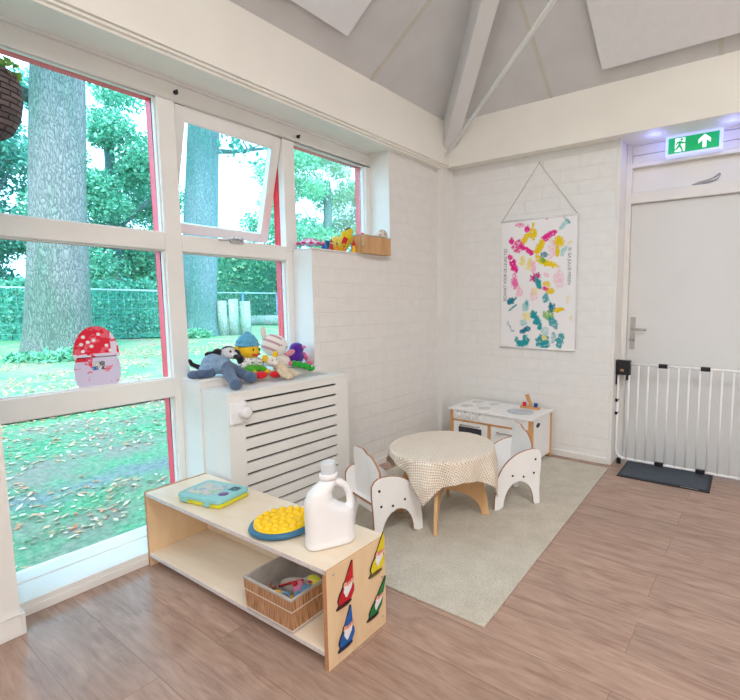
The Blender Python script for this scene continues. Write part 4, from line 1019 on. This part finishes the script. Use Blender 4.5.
# ------------------------------------------------------------------ things on the upper ledge
ZL = 1.594
mag = Mc('magenta foil', (226, 40, 140)); lil = Mc('lilac white', (232, 216, 234))
um = empty('toy_parasol', (-.10, -1.470, ZL)); um.scale = (.8, .8, .95); tagk(um, 'small pink and white toy parasol on the upper ledge', 'toy')
m = MB(); m.lathe([(.105, .036), (.10, .044), (.06, .06), (.02, .078), (.002, .082)], n=10, smooth=False); m.build('canopy', lil, um)
m = MB()
for i in range(10):
    a = 2*PI*i/10; m.ell((.098*math.cos(a), .098*math.sin(a), .038), (.022, .022, .007), 10); m.tube([(.03*math.cos(a), .03*math.sin(a), .073), (.1*math.cos(a), .1*math.sin(a), .041)], .004, 6)
m.build('petal_edge', mag, um)
m = MB(); m.tube([(0, 0, 0), (0, 0, .06)], .004, 8); m.lathe([(.025, 0), (.025, .006), (.01, .01)], n=16); m.build('stand', lil, um)
def figure(y, x, top, mid, bot, label, s=1):
    r = empty('toy_figure', (x, y, ZL)); tagk(r, label, 'toy figure', 'toy figures on the upper ledge')
    m = MB(); m.lathe([(.012*s, 0), (.013*s, .004), (.011*s, .03*s), (.006*s, .042*s)], n=14); m.build('body', bot, r)
    m = MB(); m.ell((0, 0, .046*s), .0095*s, 12); m.build('head', mid, r)
    m = MB(); m.lathe([(.0095*s, .05*s), (.004*s, .064*s), (.0006, .074*s)], n=12); m.build('hat', top, r)
bl = Mc('blue toy', (40, 90, 190)); skn = Mc('toy skin', (236, 190, 160)); yl = Mc('yellow toy', (244, 190, 30)); gt_ = Mc('green toy', (60, 150, 80))
figure(-1.42, -.035, whitep, skn, bl, 'toy figure in blue below the pink parasol')
figure(-1.355, -.03, redp, skn, redp, 'toy figure in red beside the blue box', 1.1)
figure(-1.315, -.02, gt_, yl, orangep, 'orange toy figure with green cap before the blue box', .85)
figure(-1.25, -.02, yl, gt_, orangep, 'green and orange toy figure left of the yellow bag', .85)
figure(-1.175, -.005, redp, redp, yl, 'red and yellow toy figure in front of the yellow bag', 1.2)
m = MB(); m.box(-.025, .025, -.04, .04, 0, .075); o = m.build('picture_box', plain('blue printed card', (24, 120, 176), .45, .3, 30), bevel=.002, loc=(-.12, -1.30, ZL)); tagk(o, 'small blue box on the upper ledge behind the toy figures', 'box')
m = MB(); m.prism([(-.022, .02), (.0, .055), (.022, .02)], .0255, .0265, lambda a, b_, t_: (t_, a, b_)); m.build('printed_mark', limey, o)

bag = empty('cloth_bag', (-.08, -1.205, ZL)); bag.scale = (1, .95, 1.08); tagk(bag, 'yellow cloth bag with a red patch slumped against the wooden box', 'bag')
yb = plush('yellow cotton', (236, 214, 40), (214, 188, 20), 60, .3); pyb = plush('pale yellow cotton', (238, 226, 120), (222, 206, 90), 60, .3)
m = MB(); m.ell((0, -.02, .05), (.045, .085, .05), rot=Euler((.5, 0, 0))); m.ell((0, .035, .10), (.04, .05, .05), rot=Euler((.7, 0, 0))); m.ell((0, .07, .145), (.022, .035, .022)); m.build('bag_body', yb, bag, remesh=.006)
m = MB(); m.ell((.006, -.07, .06), (.04, .04, .042)); m.build('bag_side', pyb, bag)
m = MB(); m.prism([(-.06, .055), (-.02, .05), (.005, .088), (-.035, .10)], .045, .049, lambda a, b_, t_: (t_, a, b_)); m.build('patch', redp, bag)['label'] = 'red patch'
m = MB(); m.tube([(.0, .02, .15), (.01, .06, .168), (.0, .09, .155)], .004, 8); m.build('drawstring', Mc('cord', (90, 80, 60)), bag)

wb = empty('wooden_box', (-.002, -1.003, ZL)); tagk(wb, 'open wooden slatted box at the right end of the upper ledge', 'box')
bxm = wood('oak slats', (222, 180, 132), (192, 144, 96), (30, 30, 2), .5, 1.5)
m = MB(); Bx, By, Bz = .066, .138, .122
for i in range(12):
    y0 = -By+i*(2*By/12); m.box(Bx-.008, Bx, y0+.0006, y0+2*By/12-.0006, 0, Bz)
m.build('front_slats', bxm, wb, bevel=.001)
m = MB(); m.box(-Bx, Bx-.008, -By, -By+.008, 0, Bz); m.box(-Bx, Bx-.008, By-.008, By, 0, Bz); m.box(-Bx, -Bx+.008, -By+.008, By-.008, 0, Bz); m.box(-Bx+.008, Bx-.008, -By+.008, By-.008, 0, .006)
m.build('box_shell', bxm, wb)
m = MB(); frame_walls(m, Bx+.001, By+.001, Bx+.001, By+.001, Bz, Bz+.004, .012); m.build('rim', Mc('grey green rim', (150, 166, 150)), wb)
m = MB(); m.tube([(Bx-.02, -By-.001, Bz-.01), (Bx+.004, -By-.012, Bz-.04), (Bx+.002, -By-.010, Bz-.075), (Bx-.02, -By-.006, Bz-.06)], .004, 8); m.build('cord_handle', Mc('pale cord', (214, 204, 184)), wb)
k = NT('patterned ball'); v = k.coord(); vo = k.n('ShaderNodeTexVoronoi'); vo.inputs['Scale'].default_value = 55; k.l(v, vo.inputs['Vector'])
k.base(k.ramp(vo.outputs['Distance'], [(.25, lin((150, 120, 96))), (.4, lin((222, 212, 200)))])); k.rough(.7)
m = MB(); m.ell((0, 0, 0), .042, 24); o = m.build('patterned_ball', k.m, loc=(.012, -.905, ZL+.150)); tagk(o, 'small speckled woven ball sticking out of the wooden box', 'ball')
m = MB(); m.ell((0, 0, 0), (.05, .07, .03)); m.ell((.01, .03, .02), (.035, .04, .018)); m.ell((0, -.04, .016), (.03, .03, .02)); o = m.build('white_cloth', wplain, loc=(.0, -1.01, ZL+.112), remesh=.005); tagk(o, 'crumpled white cloth inside the wooden box', 'cloth')
m = MB(); m.box(-.02, .02, -.015, .015, -.012, .012); m.ell((0, 0, .012), .012, 10); o = m.build('red_block', redp, loc=(.012, -1.105, ZL+.122), bevel=.003); tagk(o, 'little red toy in the left corner of the wooden box', 'toy')

# ------------------------------------------------------------------ hanging basket top left
hbk = empty('hanging_basket', (.22, -3.065, 1.80)); tagk(hbk, 'dark woven hanging basket planter cut by the left picture edge', 'planter')
k = NT('dark wicker'); v = k.coord(); wv = k.n('ShaderNodeTexBrick'); tc2 = k.n('ShaderNodeUVMap', uv_map='wrap'); k.l(tc2.outputs[0], wv.inputs['Vector'])
wv.inputs['Scale'].default_value = 1; wv.inputs['Brick Width'].default_value = .055; wv.inputs['Row Height'].default_value = .018; wv.inputs['Mortar Size'].default_value = .003; wv.inputs['Mortar Smooth'].default_value = 1
wv.inputs['Color1'].default_value = (*lin((84, 76, 80)), 1); wv.inputs['Color2'].default_value = (*lin((122, 108, 104)), 1); wv.inputs['Mortar'].default_value = (*lin((34, 30, 40)), 1)
k.l(wv.outputs['Color'], k.b.inputs['Base Color']); k.rough(.7)
iv = k.n('ShaderNodeMath', operation='MULTIPLY'); iv.inputs[1].default_value = -1; k.l(wv.outputs['Fac'], iv.inputs[0]); k.bump(iv.outputs[0], 1, .01)
prof = [(.05, .0), (.075, .02), (.098, .07), (.108, .13), (.107, .18), (.10, .215), (.092, .218), (.09, .19)]
m = MB(); m.lathe(prof, n=40)
o = m.build('basket', k.m, hbk); ul = o.data.uv_layers.new(name='wrap')
for lp in o.data.loops:
    co = o.data.vertices[lp.vertex_index].co; a = math.atan2(co.y, co.x); ul.data[lp.index].uv = (a*.1, co.z)
m = MB()
for a in (.3, 2.4, 4.5):
    m.tube([(.1*math.cos(a), .1*math.sin(a), .2), (.04*math.cos(a), .04*math.sin(a), .42), (0, 0, .62)], .005, 8)
m.tube([(0, 0, .62), (0, 0, 1.28)], .005, 8)
m.build('rope', Mc('dark rope', (36, 38, 48)), hbk)

def leaves(centers, radii, n, size, flat=.6, up=0.0):
    """random folded leaf blades filling ellipsoids, near the surface"""
    cs = np.array(centers, float); rs = np.array(radii, float); vol = rs.prod(1); idx = RNG.choice(len(cs), n, p=vol/vol.sum())
    d_ = RNG.normal(size=(n, 3)); d_ /= np.linalg.norm(d_, axis=1)[:, None]; rr = RNG.random(n)**.45
    P = cs[idx]+d_*rs[idx]*rr[:, None]
    a = RNG.normal(size=(n, 3)); a[:, 2] -= up; a /= np.linalg.norm(a, axis=1)[:, None]
    b_ = np.cross(a, RNG.normal(size=(n, 3))); b_ /= np.linalg.norm(b_, axis=1)[:, None]; c_ = np.cross(a, b_)
    s_ = size*(.6+.8*RNG.random(n))[:, None]
    V = np.stack([P-a*s_*.5, P+b_*s_*.28*flat/.6+c_*s_*.08, P+a*s_*.5, P-b_*s_*.28*flat/.6+c_*s_*.08], 1).reshape(-1, 3)
    return V
def leaf_obj(name, V, mat, parent=None, loc=None):
    n = len(V)//4; me_ = bpy.data.meshes.new(name); me_.vertices.add(len(V)); me_.vertices.foreach_set('co', V.ravel())
    me_.loops.add(len(V)); me_.loops.foreach_set('vertex_index', np.arange(len(V)))
    me_.polygons.add(n); me_.polygons.foreach_set('loop_start', np.arange(n)*4); me_.polygons.foreach_set('loop_total', np.full(n, 4)); me_.update(); me_.validate()
    me_.materials.append(mat); o_ = bpy.data.objects.new(name, me_); COL.objects.link(o_)
    if parent: o_.parent = parent
    if loc: o_.location = loc
    return o_
LF1 = leaf_mat('fresh green leaf', [(70, 150, 60), (150, 200, 90), (100, 180, 90)])
leaf_obj('foliage', leaves([(0, 0, .24), (.06, .04, .22)], [(.1, .1, .06), (.06, .06, .05)], 150, .032), LF1, hbk)

# ------------------------------------------------------------------ outside
def gz(x): return -.05-.035*(x+.3) if x < -.3 else -.05
k = NT('lawn'); v = k.coord(); n1 = k.n('ShaderNodeTexNoise'); n1.inputs['Scale'].default_value = 1.3; n1.inputs['Detail'].default_value = 7; n1.inputs['Roughness'].default_value = .7; k.l(v, n1.inputs['Vector'])
n2 = k.n('ShaderNodeTexNoise'); n2.inputs['Scale'].default_value = 26; n2.inputs['Detail'].default_value = 5; n2.inputs['Roughness'].default_value = .75; k.l(v, n2.inputs['Vector'])
n3 = k.n('ShaderNodeTexNoise'); n3.inputs['Scale'].default_value = .6; n3.inputs['Detail'].default_value = 5; k.l(v, n3.inputs['Vector'])
g1 = k.ramp(n2.outputs['Fac'], [(.3, lin((50, 128, 82))), (.5, lin((92, 158, 112))), (.7, lin((150, 182, 142)))])
g2c = k.ramp(n2.outputs['Fac'], [(.3, lin((118, 118, 108))), (.7, lin((172, 156, 134)))])
c = k.mix(k.ramp(n1.outputs['Fac'], [(.45, (0, 0, 0)), (.62, (1, 1, 1))]), g1, g2c)
sxl = k.n('ShaderNodeSeparateXYZ'); k.l(v, sxl.inputs[0])      # worn strip of grey paving showing through the grass
a1 = k.n('ShaderNodeMath', operation='ADD'); a1.inputs[1].default_value = 1.45; k.l(sxl.outputs[0], a1.inputs[0])
a2 = k.n('ShaderNodeMath', operation='ABSOLUTE'); k.l(a1.outputs[0], a2.inputs[0])
a3 = k.n('ShaderNodeMath', operation='MULTIPLY_ADD'); a3.inputs[1].default_value = 1.5; k.l(n1.outputs['Fac'], a3.inputs[0]); k.l(a2.outputs[0], a3.inputs[2])
pm = k.ramp(a3.outputs[0], [(.72, (1, 1, 1)), (.95, (0, 0, 0))])
c = k.mix(pm, c, k.ramp(n2.outputs['Fac'], [(.3, lin((92, 108, 104))), (.7, lin((158, 160, 152)))]))
k.base(c); k.rough(.95); k.bump(n2.outputs['Fac'], .8, .03)
m = MB(); xs = [-.32]+list(np.linspace(-1, -30, 40)); ys = list(np.linspace(-16, 26, 50))
vs = [(x, y, gz(x)) for x in xs for y in ys]
fs = [(i*50+j, i*50+j+1, (i+1)*50+j+1, (i+1)*50+j) for i in range(len(xs)-1) for j in range(49)]
m.add(vs, fs, 0, True); struct(m.build('ground_lawn', k.m))
# paving near the wall and the path
pv = plain('blue grey paving', (132, 138, 138), .8, .12, 14, .5, 60)
k = NT('mossy paving'); v = k.coord(); n1 = k.n('ShaderNodeTexNoise'); n1.inputs['Scale'].default_value = 3.2; n1.inputs['Detail'].default_value = 7; k.l(v, n1.inputs['Vector'])
n2 = k.n('ShaderNodeTexNoise'); n2.inputs['Scale'].default_value = 40; n2.inputs['Detail'].default_value = 4; k.l(v, n2.inputs['Vector'])
k.base(k.mix(.35, k.ramp(n1.outputs['Fac'], [(.44, lin((116, 142, 160))), (.56, lin((84, 186, 144)))]), k.ramp(n2.outputs['Fac'], [(.35, lin((90, 128, 138))), (.65, lin((158, 204, 190)))])))
k.rough(.9); k.bump(n2.outputs['Fac'], .6, .01)

m = MB(); vs = []; 
for i in range(30):
    y = -9+i*.8; x = -3.75+.05*math.sin(y*.7); vs += [(x-.2, y, gz(x-.2)+.055), (x+.18, y, gz(x+.18)+.055)]
m.add(vs, [(2*i, 2*i+1, 2*i+3, 2*i+2) for i in range(29)]); o = struct(m.build('ground_path', pv)); md = o.modifiers.new('t', 'SOLIDIFY'); md.thickness = .06; md.offset = 0
# fallen leaves
n = 20000; X = -.4-RNG.random(n)**1.15*9.0; Yy = -4+RNG.random(n)*8; mask_ = fbm(X+20, Yy+20, 78, 1.3) > .42; X, Yy = X[mask_], Yy[mask_]; n = len(X)
Z = np.array([gz(x) for x in X])+.006+RNG.random(n)*.012
th = RNG.random(n)*2*PI; s_ = .012+.020*RNG.random(n); P = np.stack([X, Yy, Z], 1); A_ = np.stack([np.cos(th), np.sin(th), RNG.normal(size=n)*.25], 1); B_ = np.stack([-np.sin(th), np.cos(th), RNG.normal(size=n)*.25], 1)
V = np.stack([P-A_*s_[:, None], P+B_*s_[:, None]*.42, P+A_*s_[:, None], P-B_*s_[:, None]*.42], 1).reshape(-1, 3)
o = leaf_obj('fallen_leaves', V, leaf_mat('dry leaf', [(226, 196, 166), (206, 140, 90), (236, 212, 194), (214, 110, 50), (210, 184, 150)], .1)); tagk(o, 'dry orange and pale leaves scattered over lawn and paving', 'fallen leaves', kind='stuff')

def bark(name, a, b_):
    k = NT(name); v = k.coord(scale=(1, 1, .22)); vo = k.n('ShaderNodeTexVoronoi', feature='DISTANCE_TO_EDGE'); vo.inputs['Scale'].default_value = 30
    nz = k.n('ShaderNodeTexNoise'); nz.inputs['Scale'].default_value = 9; nz.inputs['Detail'].default_value = 6; k.l(v, nz.inputs['Vector'])
    vm = k.n('ShaderNodeVectorMath', operation='MULTIPLY_ADD'); k.l(nz.outputs['Color'], vm.inputs[0]); vm.inputs[1].default_value = (.2, .2, .1); k.l(v, vm.inputs[2]); k.l(vm.outputs[0], vo.inputs['Vector'])
    c1 = k.ramp(vo.outputs['Distance'], [(.0, lin(b_)), (.16, lin(a))]); n2 = k.n('ShaderNodeTexNoise'); n2.inputs['Scale'].default_value = 2.2; n2.inputs['Detail'].default_value = 4; k.l(v, n2.inputs['Vector'])
    c2 = k.ramp(n2.outputs['Fac'], [(.4, (1, 1, 1)), (.6, lin((206, 244, 226)))]); k.base(k.mix(1, c1, c2, 'MULTIPLY')); k.rough(.95); k.bump(vo.outputs['Distance'], .8, .04); return k.m
BK1 = bark('pale oak bark', (140, 140, 136), (86, 90, 92)); BK2 = bark('green grey bark', (122, 150, 152), (84, 112, 122))
def trunk(m, x, y, r0, h, lean=(0, 0), flare=1.35, n=40):
    vs = []; secs = 26; z0 = gz(x)-.15
    for i in range(secs+1):
        f = i/secs; z = z0+h*f; rr = r0*(1-.30*f+(flare-1)*math.exp(-f*h/.35))
        for q in range(n):
            a = 2*PI*q/n; rj = rr*(1+.05*mnoise.noise(Vector((math.cos(a)*1.6, math.sin(a)*1.6, z*.5+x)))+.02*mnoise.noise(Vector((math.cos(a)*6, math.sin(a)*6, z*1.5))))
            vs.append((x+lean[0]*f*h+rj*math.cos(a), y+lean[1]*f*h+rj*math.sin(a), z))
    fs = [(i*n+q, i*n+(q+1) % n, (i+1)*n+(q+1) % n, (i+1)*n+q) for i in range(secs) for q in range(n)]
    fs.append(tuple(range(secs*n, (secs+1)*n))); m.add(vs, fs, 0, True)
def branch(m, p, d_, L_, r, depth=0):
    p = Vector(p); pts = [p]; dd = Vector(d_).normalized(); rs = [r]
    for i in range(5):
        dd = (dd+Vector((random.uniform(-.25, .25), random.uniform(-.25, .25), random.uniform(-.12, .18)))).normalized(); p = p+dd*L_/5; pts.append(p.copy()); rs.append(r*(1-.15*(i+1)))
    m.tube(pts, rs, 7)
    if depth < 2:
        for i in (2, 3, 5): branch(m, pts[i], dd+Vector((random.uniform(-1, 1), random.uniform(-1, 1), random.uniform(-.3, .6))), L_*.55, rs[i]*.55, depth+1)
    return pts
LFT = [leaf_mat('teal oak leaf', [(50, 142, 112), (92, 182, 150), (140, 208, 180), (66, 160, 130)]),
       leaf_mat('blue teal leaf', [(40, 130, 118), (80, 168, 150), (124, 196, 178), (58, 146, 132)]),
       leaf_mat('mid green leaf', [(70, 166, 128), (118, 198, 158), (164, 216, 184), (92, 180, 140)])]
def tree(name, x, y, r0, h, crowns, nl, size, lf, label, bk=None, brs=(), group=None):
    z0 = gz(x); t_ = empty(name, (x, y, z0)); tagk(t_, label, 'tree', group)
    def rel(p): return (p[0]-x, p[1]-y, p[2]-z0)
    m = MB(); trunk(m, x, y, r0, h, (.072, .047) if r0 > .4 else (0, 0)); m.v = [rel(p) for p in m.v]; m.build('trunk', bk or BK1, t_)
    if brs:
        m = MB()
        for p, d_, L_, r in brs: branch(m, p, d_, L_, r)
        m.v = [rel(p) for p in m.v]; m.build('branches', bk or BK2, t_)
    V = leaves([rel(c) for c, r in crowns], [r for c, r in crowns], nl, size); leaf_obj('foliage', V, lf, t_); return t_
random.seed(3)
def clumps(cx, cy, cz, R_, n, rmin, rmax, squash=.75):
    out = []
    for i in range(n):
        while True:
            p = Vector((random.uniform(-1, 1), random.uniform(-1, 1), random.uniform(-1, 1)))
            if p.length < 1: break
        r = random.uniform(rmin, rmax); out.append(((cx+p.x*R_[0], cy+p.y*R_[1], cz+p.z*R_[2]), (r, r, r*squash)))
    return out
# the two big oaks by the window; crown sits mostly above the view
tree('oak_tree', -8.55, -.43, .47, 7.5, clumps(-8.3, -.4, 7.9, (2.6, 3.2, 1.4), 26, .5, .9)+clumps(-8.2, -2.0, 5.2, (.8, .6, 1.5), 6, .3, .5), 5200, .17, LFT[0], 'thick pale barked oak trunk seen through the left window column', BK1,
     [((-8.5, -.5, 4.8), (0.1, -1, .5), 2.6, .12), ((-8.5, -.2, 5.6), (0, 1, .6), 2.8, .12)])
tree('oak_tree', -10.9, 3.35, .47, 8.0, clumps(-10.6, 3.6, 8.3, (2.6, 2.6, 1.4), 22, .5, .9)+clumps(-9.6, 4.3, 5.5, (.5, .9, .4), 5, .25, .45)+clumps(-9.4, 4.9, 4.9, (.5, .5, .4), 3, .2, .4), 4600, .16, LFT[1], 'second oak with bluish trunk seen through the open window', BK2,
     [((-10.8, 3.5, 5.4), (.3, .9, .15), 2.4, .09)])
# hedge
def hedge(p0, p1, h, wd, nl, lf, label, size=.13, name='hedge'):
    p0 = Vector((*p0, 0)); p1 = Vector((*p1, 0)); d_ = (p1-p0); Ln = d_.length; d_.normalize(); nrm = Vector((-d_.y, d_.x, 0)); r_ = empty(name, (p0+p1)/2); tagk(r_, label, 'hedge')
    base = (p0+p1)/2
    cs = []; rs = []; N = int(Ln/.35)
    for i in range(N):
        for zf in np.arange(.15, h, .32):
            q = p0+d_*(i+.5)*Ln/N-base; cs.append((q.x, q.y, gz(p0.x)+zf)); rs.append((.34, .34, .28) if wd < 1 else (.6, .6, .32))
    V = leaves(cs, rs, nl*2, size*.85, .9); leaf_obj('foliage', V, lf, r_)
    m = MB(); a = p0-base; b2_ = p1-base; w_ = wd*.3
    vs = [a+nrm*w_, a-nrm*w_, b2_-nrm*w_, b2_+nrm*w_]; vs = [(*q.xy, gz(p0.x)-.1) for q in vs]+[(*q.xy, gz(p0.x)+h-.12) for q in vs]
    m.add(vs, [(0, 1, 2, 3), (7, 6, 5, 4), (0, 4, 5, 1), (1, 5, 6, 2), (2, 6, 7, 3), (3, 7, 4, 0)]); m.build('inner_twigs', plain('inner twigs '+label, (56, 142, 120), .9, .3, 20), r_)
hedge((-14.5, -4), (-10.75, 2.6), 1.25, .8, 16000, LFT[0], 'clipped green hedge behind the thick oak trunk', .1)
hedge((-20, 5.2), (-15.0, 13.5), 2.9, 1.4, 16000, LFT[2], 'tall loose hedge behind the wire fence, right of the second oak', .17)
# trees beyond
tg = 'background trees beyond the hedge'
bt = [(-15.5, -3.0, 8.5, 0), (-17.5, .2, 9.5, 1), (-15.8, 3.4, 8.8, 0), (-19.0, -5.5, 9.5, 1)]
labs = ['bushy green tree beyond the hedge, left of the thick trunk', 'dark teal tree directly behind the thick oak trunk', 'tall green tree filling the panes right of the thick oak trunk', 'teal tree at the far left edge of the windows']
for (x, y, h, q), lb in zip(bt, labs):
    tree('leafy_tree', x, y, .2, h*.7, clumps(x, y, h*.52, (2.0, 2.1, h*.46), 48, .5, .9), 36000, .125, LFT[q*2 if q == 0 else 1], lb, BK2, [((x, y, h*.4), (1, .3, .8), 2.4, .07), ((x, y, h*.5), (-.4, -1, .8), 2.2, .06)], tg)
# right: tree with branches seen in the last window, lower shrub trees in the middle
tree('leafy_tree', -13.2, 10.2, .22, 6, clumps(-13.2, 10.0, 4.9, (2.4, 3.1, 3.0), 60, .45, .8), 36000, .12, LFT[2], 'bright green tree filling the last window on the right', BK2, [((-13.2, 10.2, 3.0), (.5, -.8, .8), 2.4, .07), ((-13.2, 10.2, 3.6), (.2, .9, .6), 2.4, .07)], tg)
tree('leafy_tree', -20.5, 8.6, .2, 3.0, clumps(-20.5, 8.6, 3.0, (1.6, 2.2, .9), 18, .4, .7), 4500, .2, LFT[2], 'low rounded tree on the skyline under the open window', BK2, (), tg)
# wire mesh fence
def fence(p0, p1, h, nposts, label, wires=True):
    r_ = empty('wire_fence', (p0[0], p0[1], 0)); tagk(r_, label, 'fence')
    p0 = Vector((*p0, 0)); p1 = Vector((*p1, 0)); d_ = p1-p0; fm = Mc('fence metal '+label, (90, 140, 170)); gm_ = Mc('galvanised rail '+label, (176, 196, 206), .4)
    for i in range(nposts):
        q = d_*i/(nposts-1); m = MB(); z = gz(p0.x+q.x); m.tube([(q.x, q.y, z-.1), (q.x, q.y, z+h)], .04, 8); m.build('post', fm, r_)
    m = MB(); z = lambda q: gz(p0.x+q.x)
    m.tube([(0, 0, z(Vector())+h-.02), (d_.x, d_.y, z(d_)+h-.02)], .02, 8); m.build('rail', gm_, r_)
    m = MB(); Ln = d_.length
    for zf in np.arange(.2, h-.1, .2): m.tube([(0, 0, z(Vector())+zf), (d_.x, d_.y, z(d_)+zf)], .0016, 4)
    for i in range(int(Ln/.15)):
        q = d_*i*.15/Ln; m.tube([(q.x, q.y, z(q)), (q.x, q.y, z(q)+h-.03)], .0014, 4)
    o_ = m.build('wire_mesh', gm_, r_)
fence((-13.6, -4), (-9.9, 2.2), 1.25, 4, 'wire mesh fence in front of the clipped hedge')
fence((-11.9, 4.0), (-13.6, 9.2), 1.2, 4, 'wire mesh fence with teal posts in front of the tall loose hedge')
# log palisade
lg = empty('log_palisade', (-10.50, 3.87, gz(-10.50))); tagk(lg, 'upright pale wooden logs standing in a row beside the second oak', 'palisade')
lm = bark('weathered log', (186, 196, 190), (128, 146, 150))
for i, (dx, dy, hh, rr) in enumerate(((-.25, -.5, .95, .13), (-.12, -.24, 1.0, .12), (0, 0, .98, .13), (.12, .27, 1.02, .14), (.24, .55, .97, .15))):
    m = MB(); m.tube([(dx, dy, -.1), (dx, dy, hh)], [rr, rr*.95], 14); m.build('log', lm, lg)
# fallen trunk and pale shed wall in the distance
m = MB(); m.tube([(0, 0, 0), (1.2, 1.8, .03), (2.2, 3.4, .0)], [.2, .22, .18], 12); o = m.build('fallen_log', lm, loc=(-13.6, 6.4, gz(-13.6)+.12)); tagk(o, 'grey log lying on the ground behind the wire fence', 'log')
# tufts at the oak foot
leaf_obj_ = leaf_obj('grass_tufts', leaves([(-8.0, -.55, .28), (-8.1, -.05, .26), (-8.3, -.95, .26), (-10.4, 3.0, .36)], [(.35, .5, .16), (.3, .35, .14), (.3, .3, .14), (.4, .5, .2)], 2200, .14, .3), LFT[2])
tagk(leaf_obj_, 'tufts of green grass growing round the foot of the oaks', 'grass', kind='stuff')
lf2 = leaf_obj('shrub', leaves([(-11.2, 2.2, .6)], [(.5, .6, .5)], 2600, .1), LFT[1]); tagk(lf2, 'dark low shrub at the foot of the second oak', 'shrub')

# ------------------------------------------------------------------ light
wd = bpy.data.worlds.new('sky'); SC.world = wd; wd.use_nodes = True; t = wd.node_tree; bg = t.nodes['Background']
tc = t.nodes.new('ShaderNodeTexCoord'); nz = t.nodes.new('ShaderNodeTexNoise'); nz.inputs['Scale'].default_value = 2.2; nz.inputs['Detail'].default_value = 6; nz.inputs['Roughness'].default_value = .55
mp = t.nodes.new('ShaderNodeMapping'); mp.inputs['Scale'].default_value = (1, 1, 2.6); t.links.new(tc.outputs['Generated'], mp.inputs['Vector']); t.links.new(mp.outputs[0], nz.inputs['Vector'])
rp = t.nodes.new('ShaderNodeValToRGB'); rp.color_ramp.elements[0].position = .38; rp.color_ramp.elements[0].color = (.36, .68, 1, 1); rp.color_ramp.elements[1].position = .6; rp.color_ramp.elements[1].color = (.46, .76, 1, 1)
t.links.new(nz.outputs['Fac'], rp.inputs['Fac']); t.links.new(rp.outputs['Color'], bg.inputs['Color']); bg.inputs['Strength'].default_value = 5.3

def light(name, typ, loc, rot, energy, color, **kw):
    ld = bpy.data.lights.new(name, typ); ld.energy = energy; ld.color = color
    for a, v in kw.items(): setattr(ld, a, v)
    o_ = bpy.data.objects.new(name, ld); COL.objects.link(o_); o_.location = loc; o_.rotation_euler = rot; return o_
light('daylight_sun', 'SUN', (0, 0, 10), Euler((math.radians(0), math.radians(42), math.radians(-35))), 4.8, (1, .97, .86), angle=math.radians(12))
light('room_ceiling_light', 'AREA', (3.9, -3.6, 3.85), Euler((0, 0, 0)), 106, (1, .995, .985), shape='RECTANGLE', size=1.4, size_y=1.4)
light('room_ceiling_light_rear', 'AREA', (3.4, -5.9, 3.85), Euler((0, 0, 0)), 82, (1, .995, .985), shape='RECTANGLE', size=1.4, size_y=1.2)

light('exit_sign_lamp', 'POINT', (1.72, .03, 2.36), Euler((0, 0, 0)), .38, (.24, .3, 1), shadow_soft_size=.04)
light('exit_sign_lamp', 'POINT', (2.19, .03, 2.36), Euler((0, 0, 0)), .38, (.24, .3, 1), shadow_soft_size=.04)

# ------------------------------------------------------------------ camera
cam = bpy.data.cameras.new('camera'); co = bpy.data.objects.new('camera', cam); COL.objects.link(co); SC.camera = co
f_px, cx, cy = 466.3775, 460., 350.
cam.sensor_fit = 'HORIZONTAL'; cam.sensor_width = 36; cam.lens = f_px/740*36; cam.shift_x = (370-cx)/740; cam.shift_y = (cy-350)/740
cam.clip_start = .02; cam.clip_end = 200
Yd = Vector((767-cx, -(302-cy), -f_px)).normalized(); Xd = -Vector((-256-cx, -(302-cy), -f_px)).normalized(); Zd = Xd.cross(Yd)
Rm = Matrix((Xd, Yd, Zd))          # rows: world axes in camera space
co.matrix_world = Matrix.Translation((2.44, -3.55, 1.25)) @ Rm.to_4x4()

vs_ = SC.view_settings; SC.display_settings.display_device = 'sRGB'; vs_.view_transform = 'Standard'; vs_.look = 'None'; vs_.gamma = 1; vs_.use_curve_mapping = False; vs_.exposure = 0
SC.cycles.use_denoising = True
SC.cycles.max_bounces = 8; SC.cycles.diffuse_bounces = 5; SC.cycles.transparent_max_bounces = 24
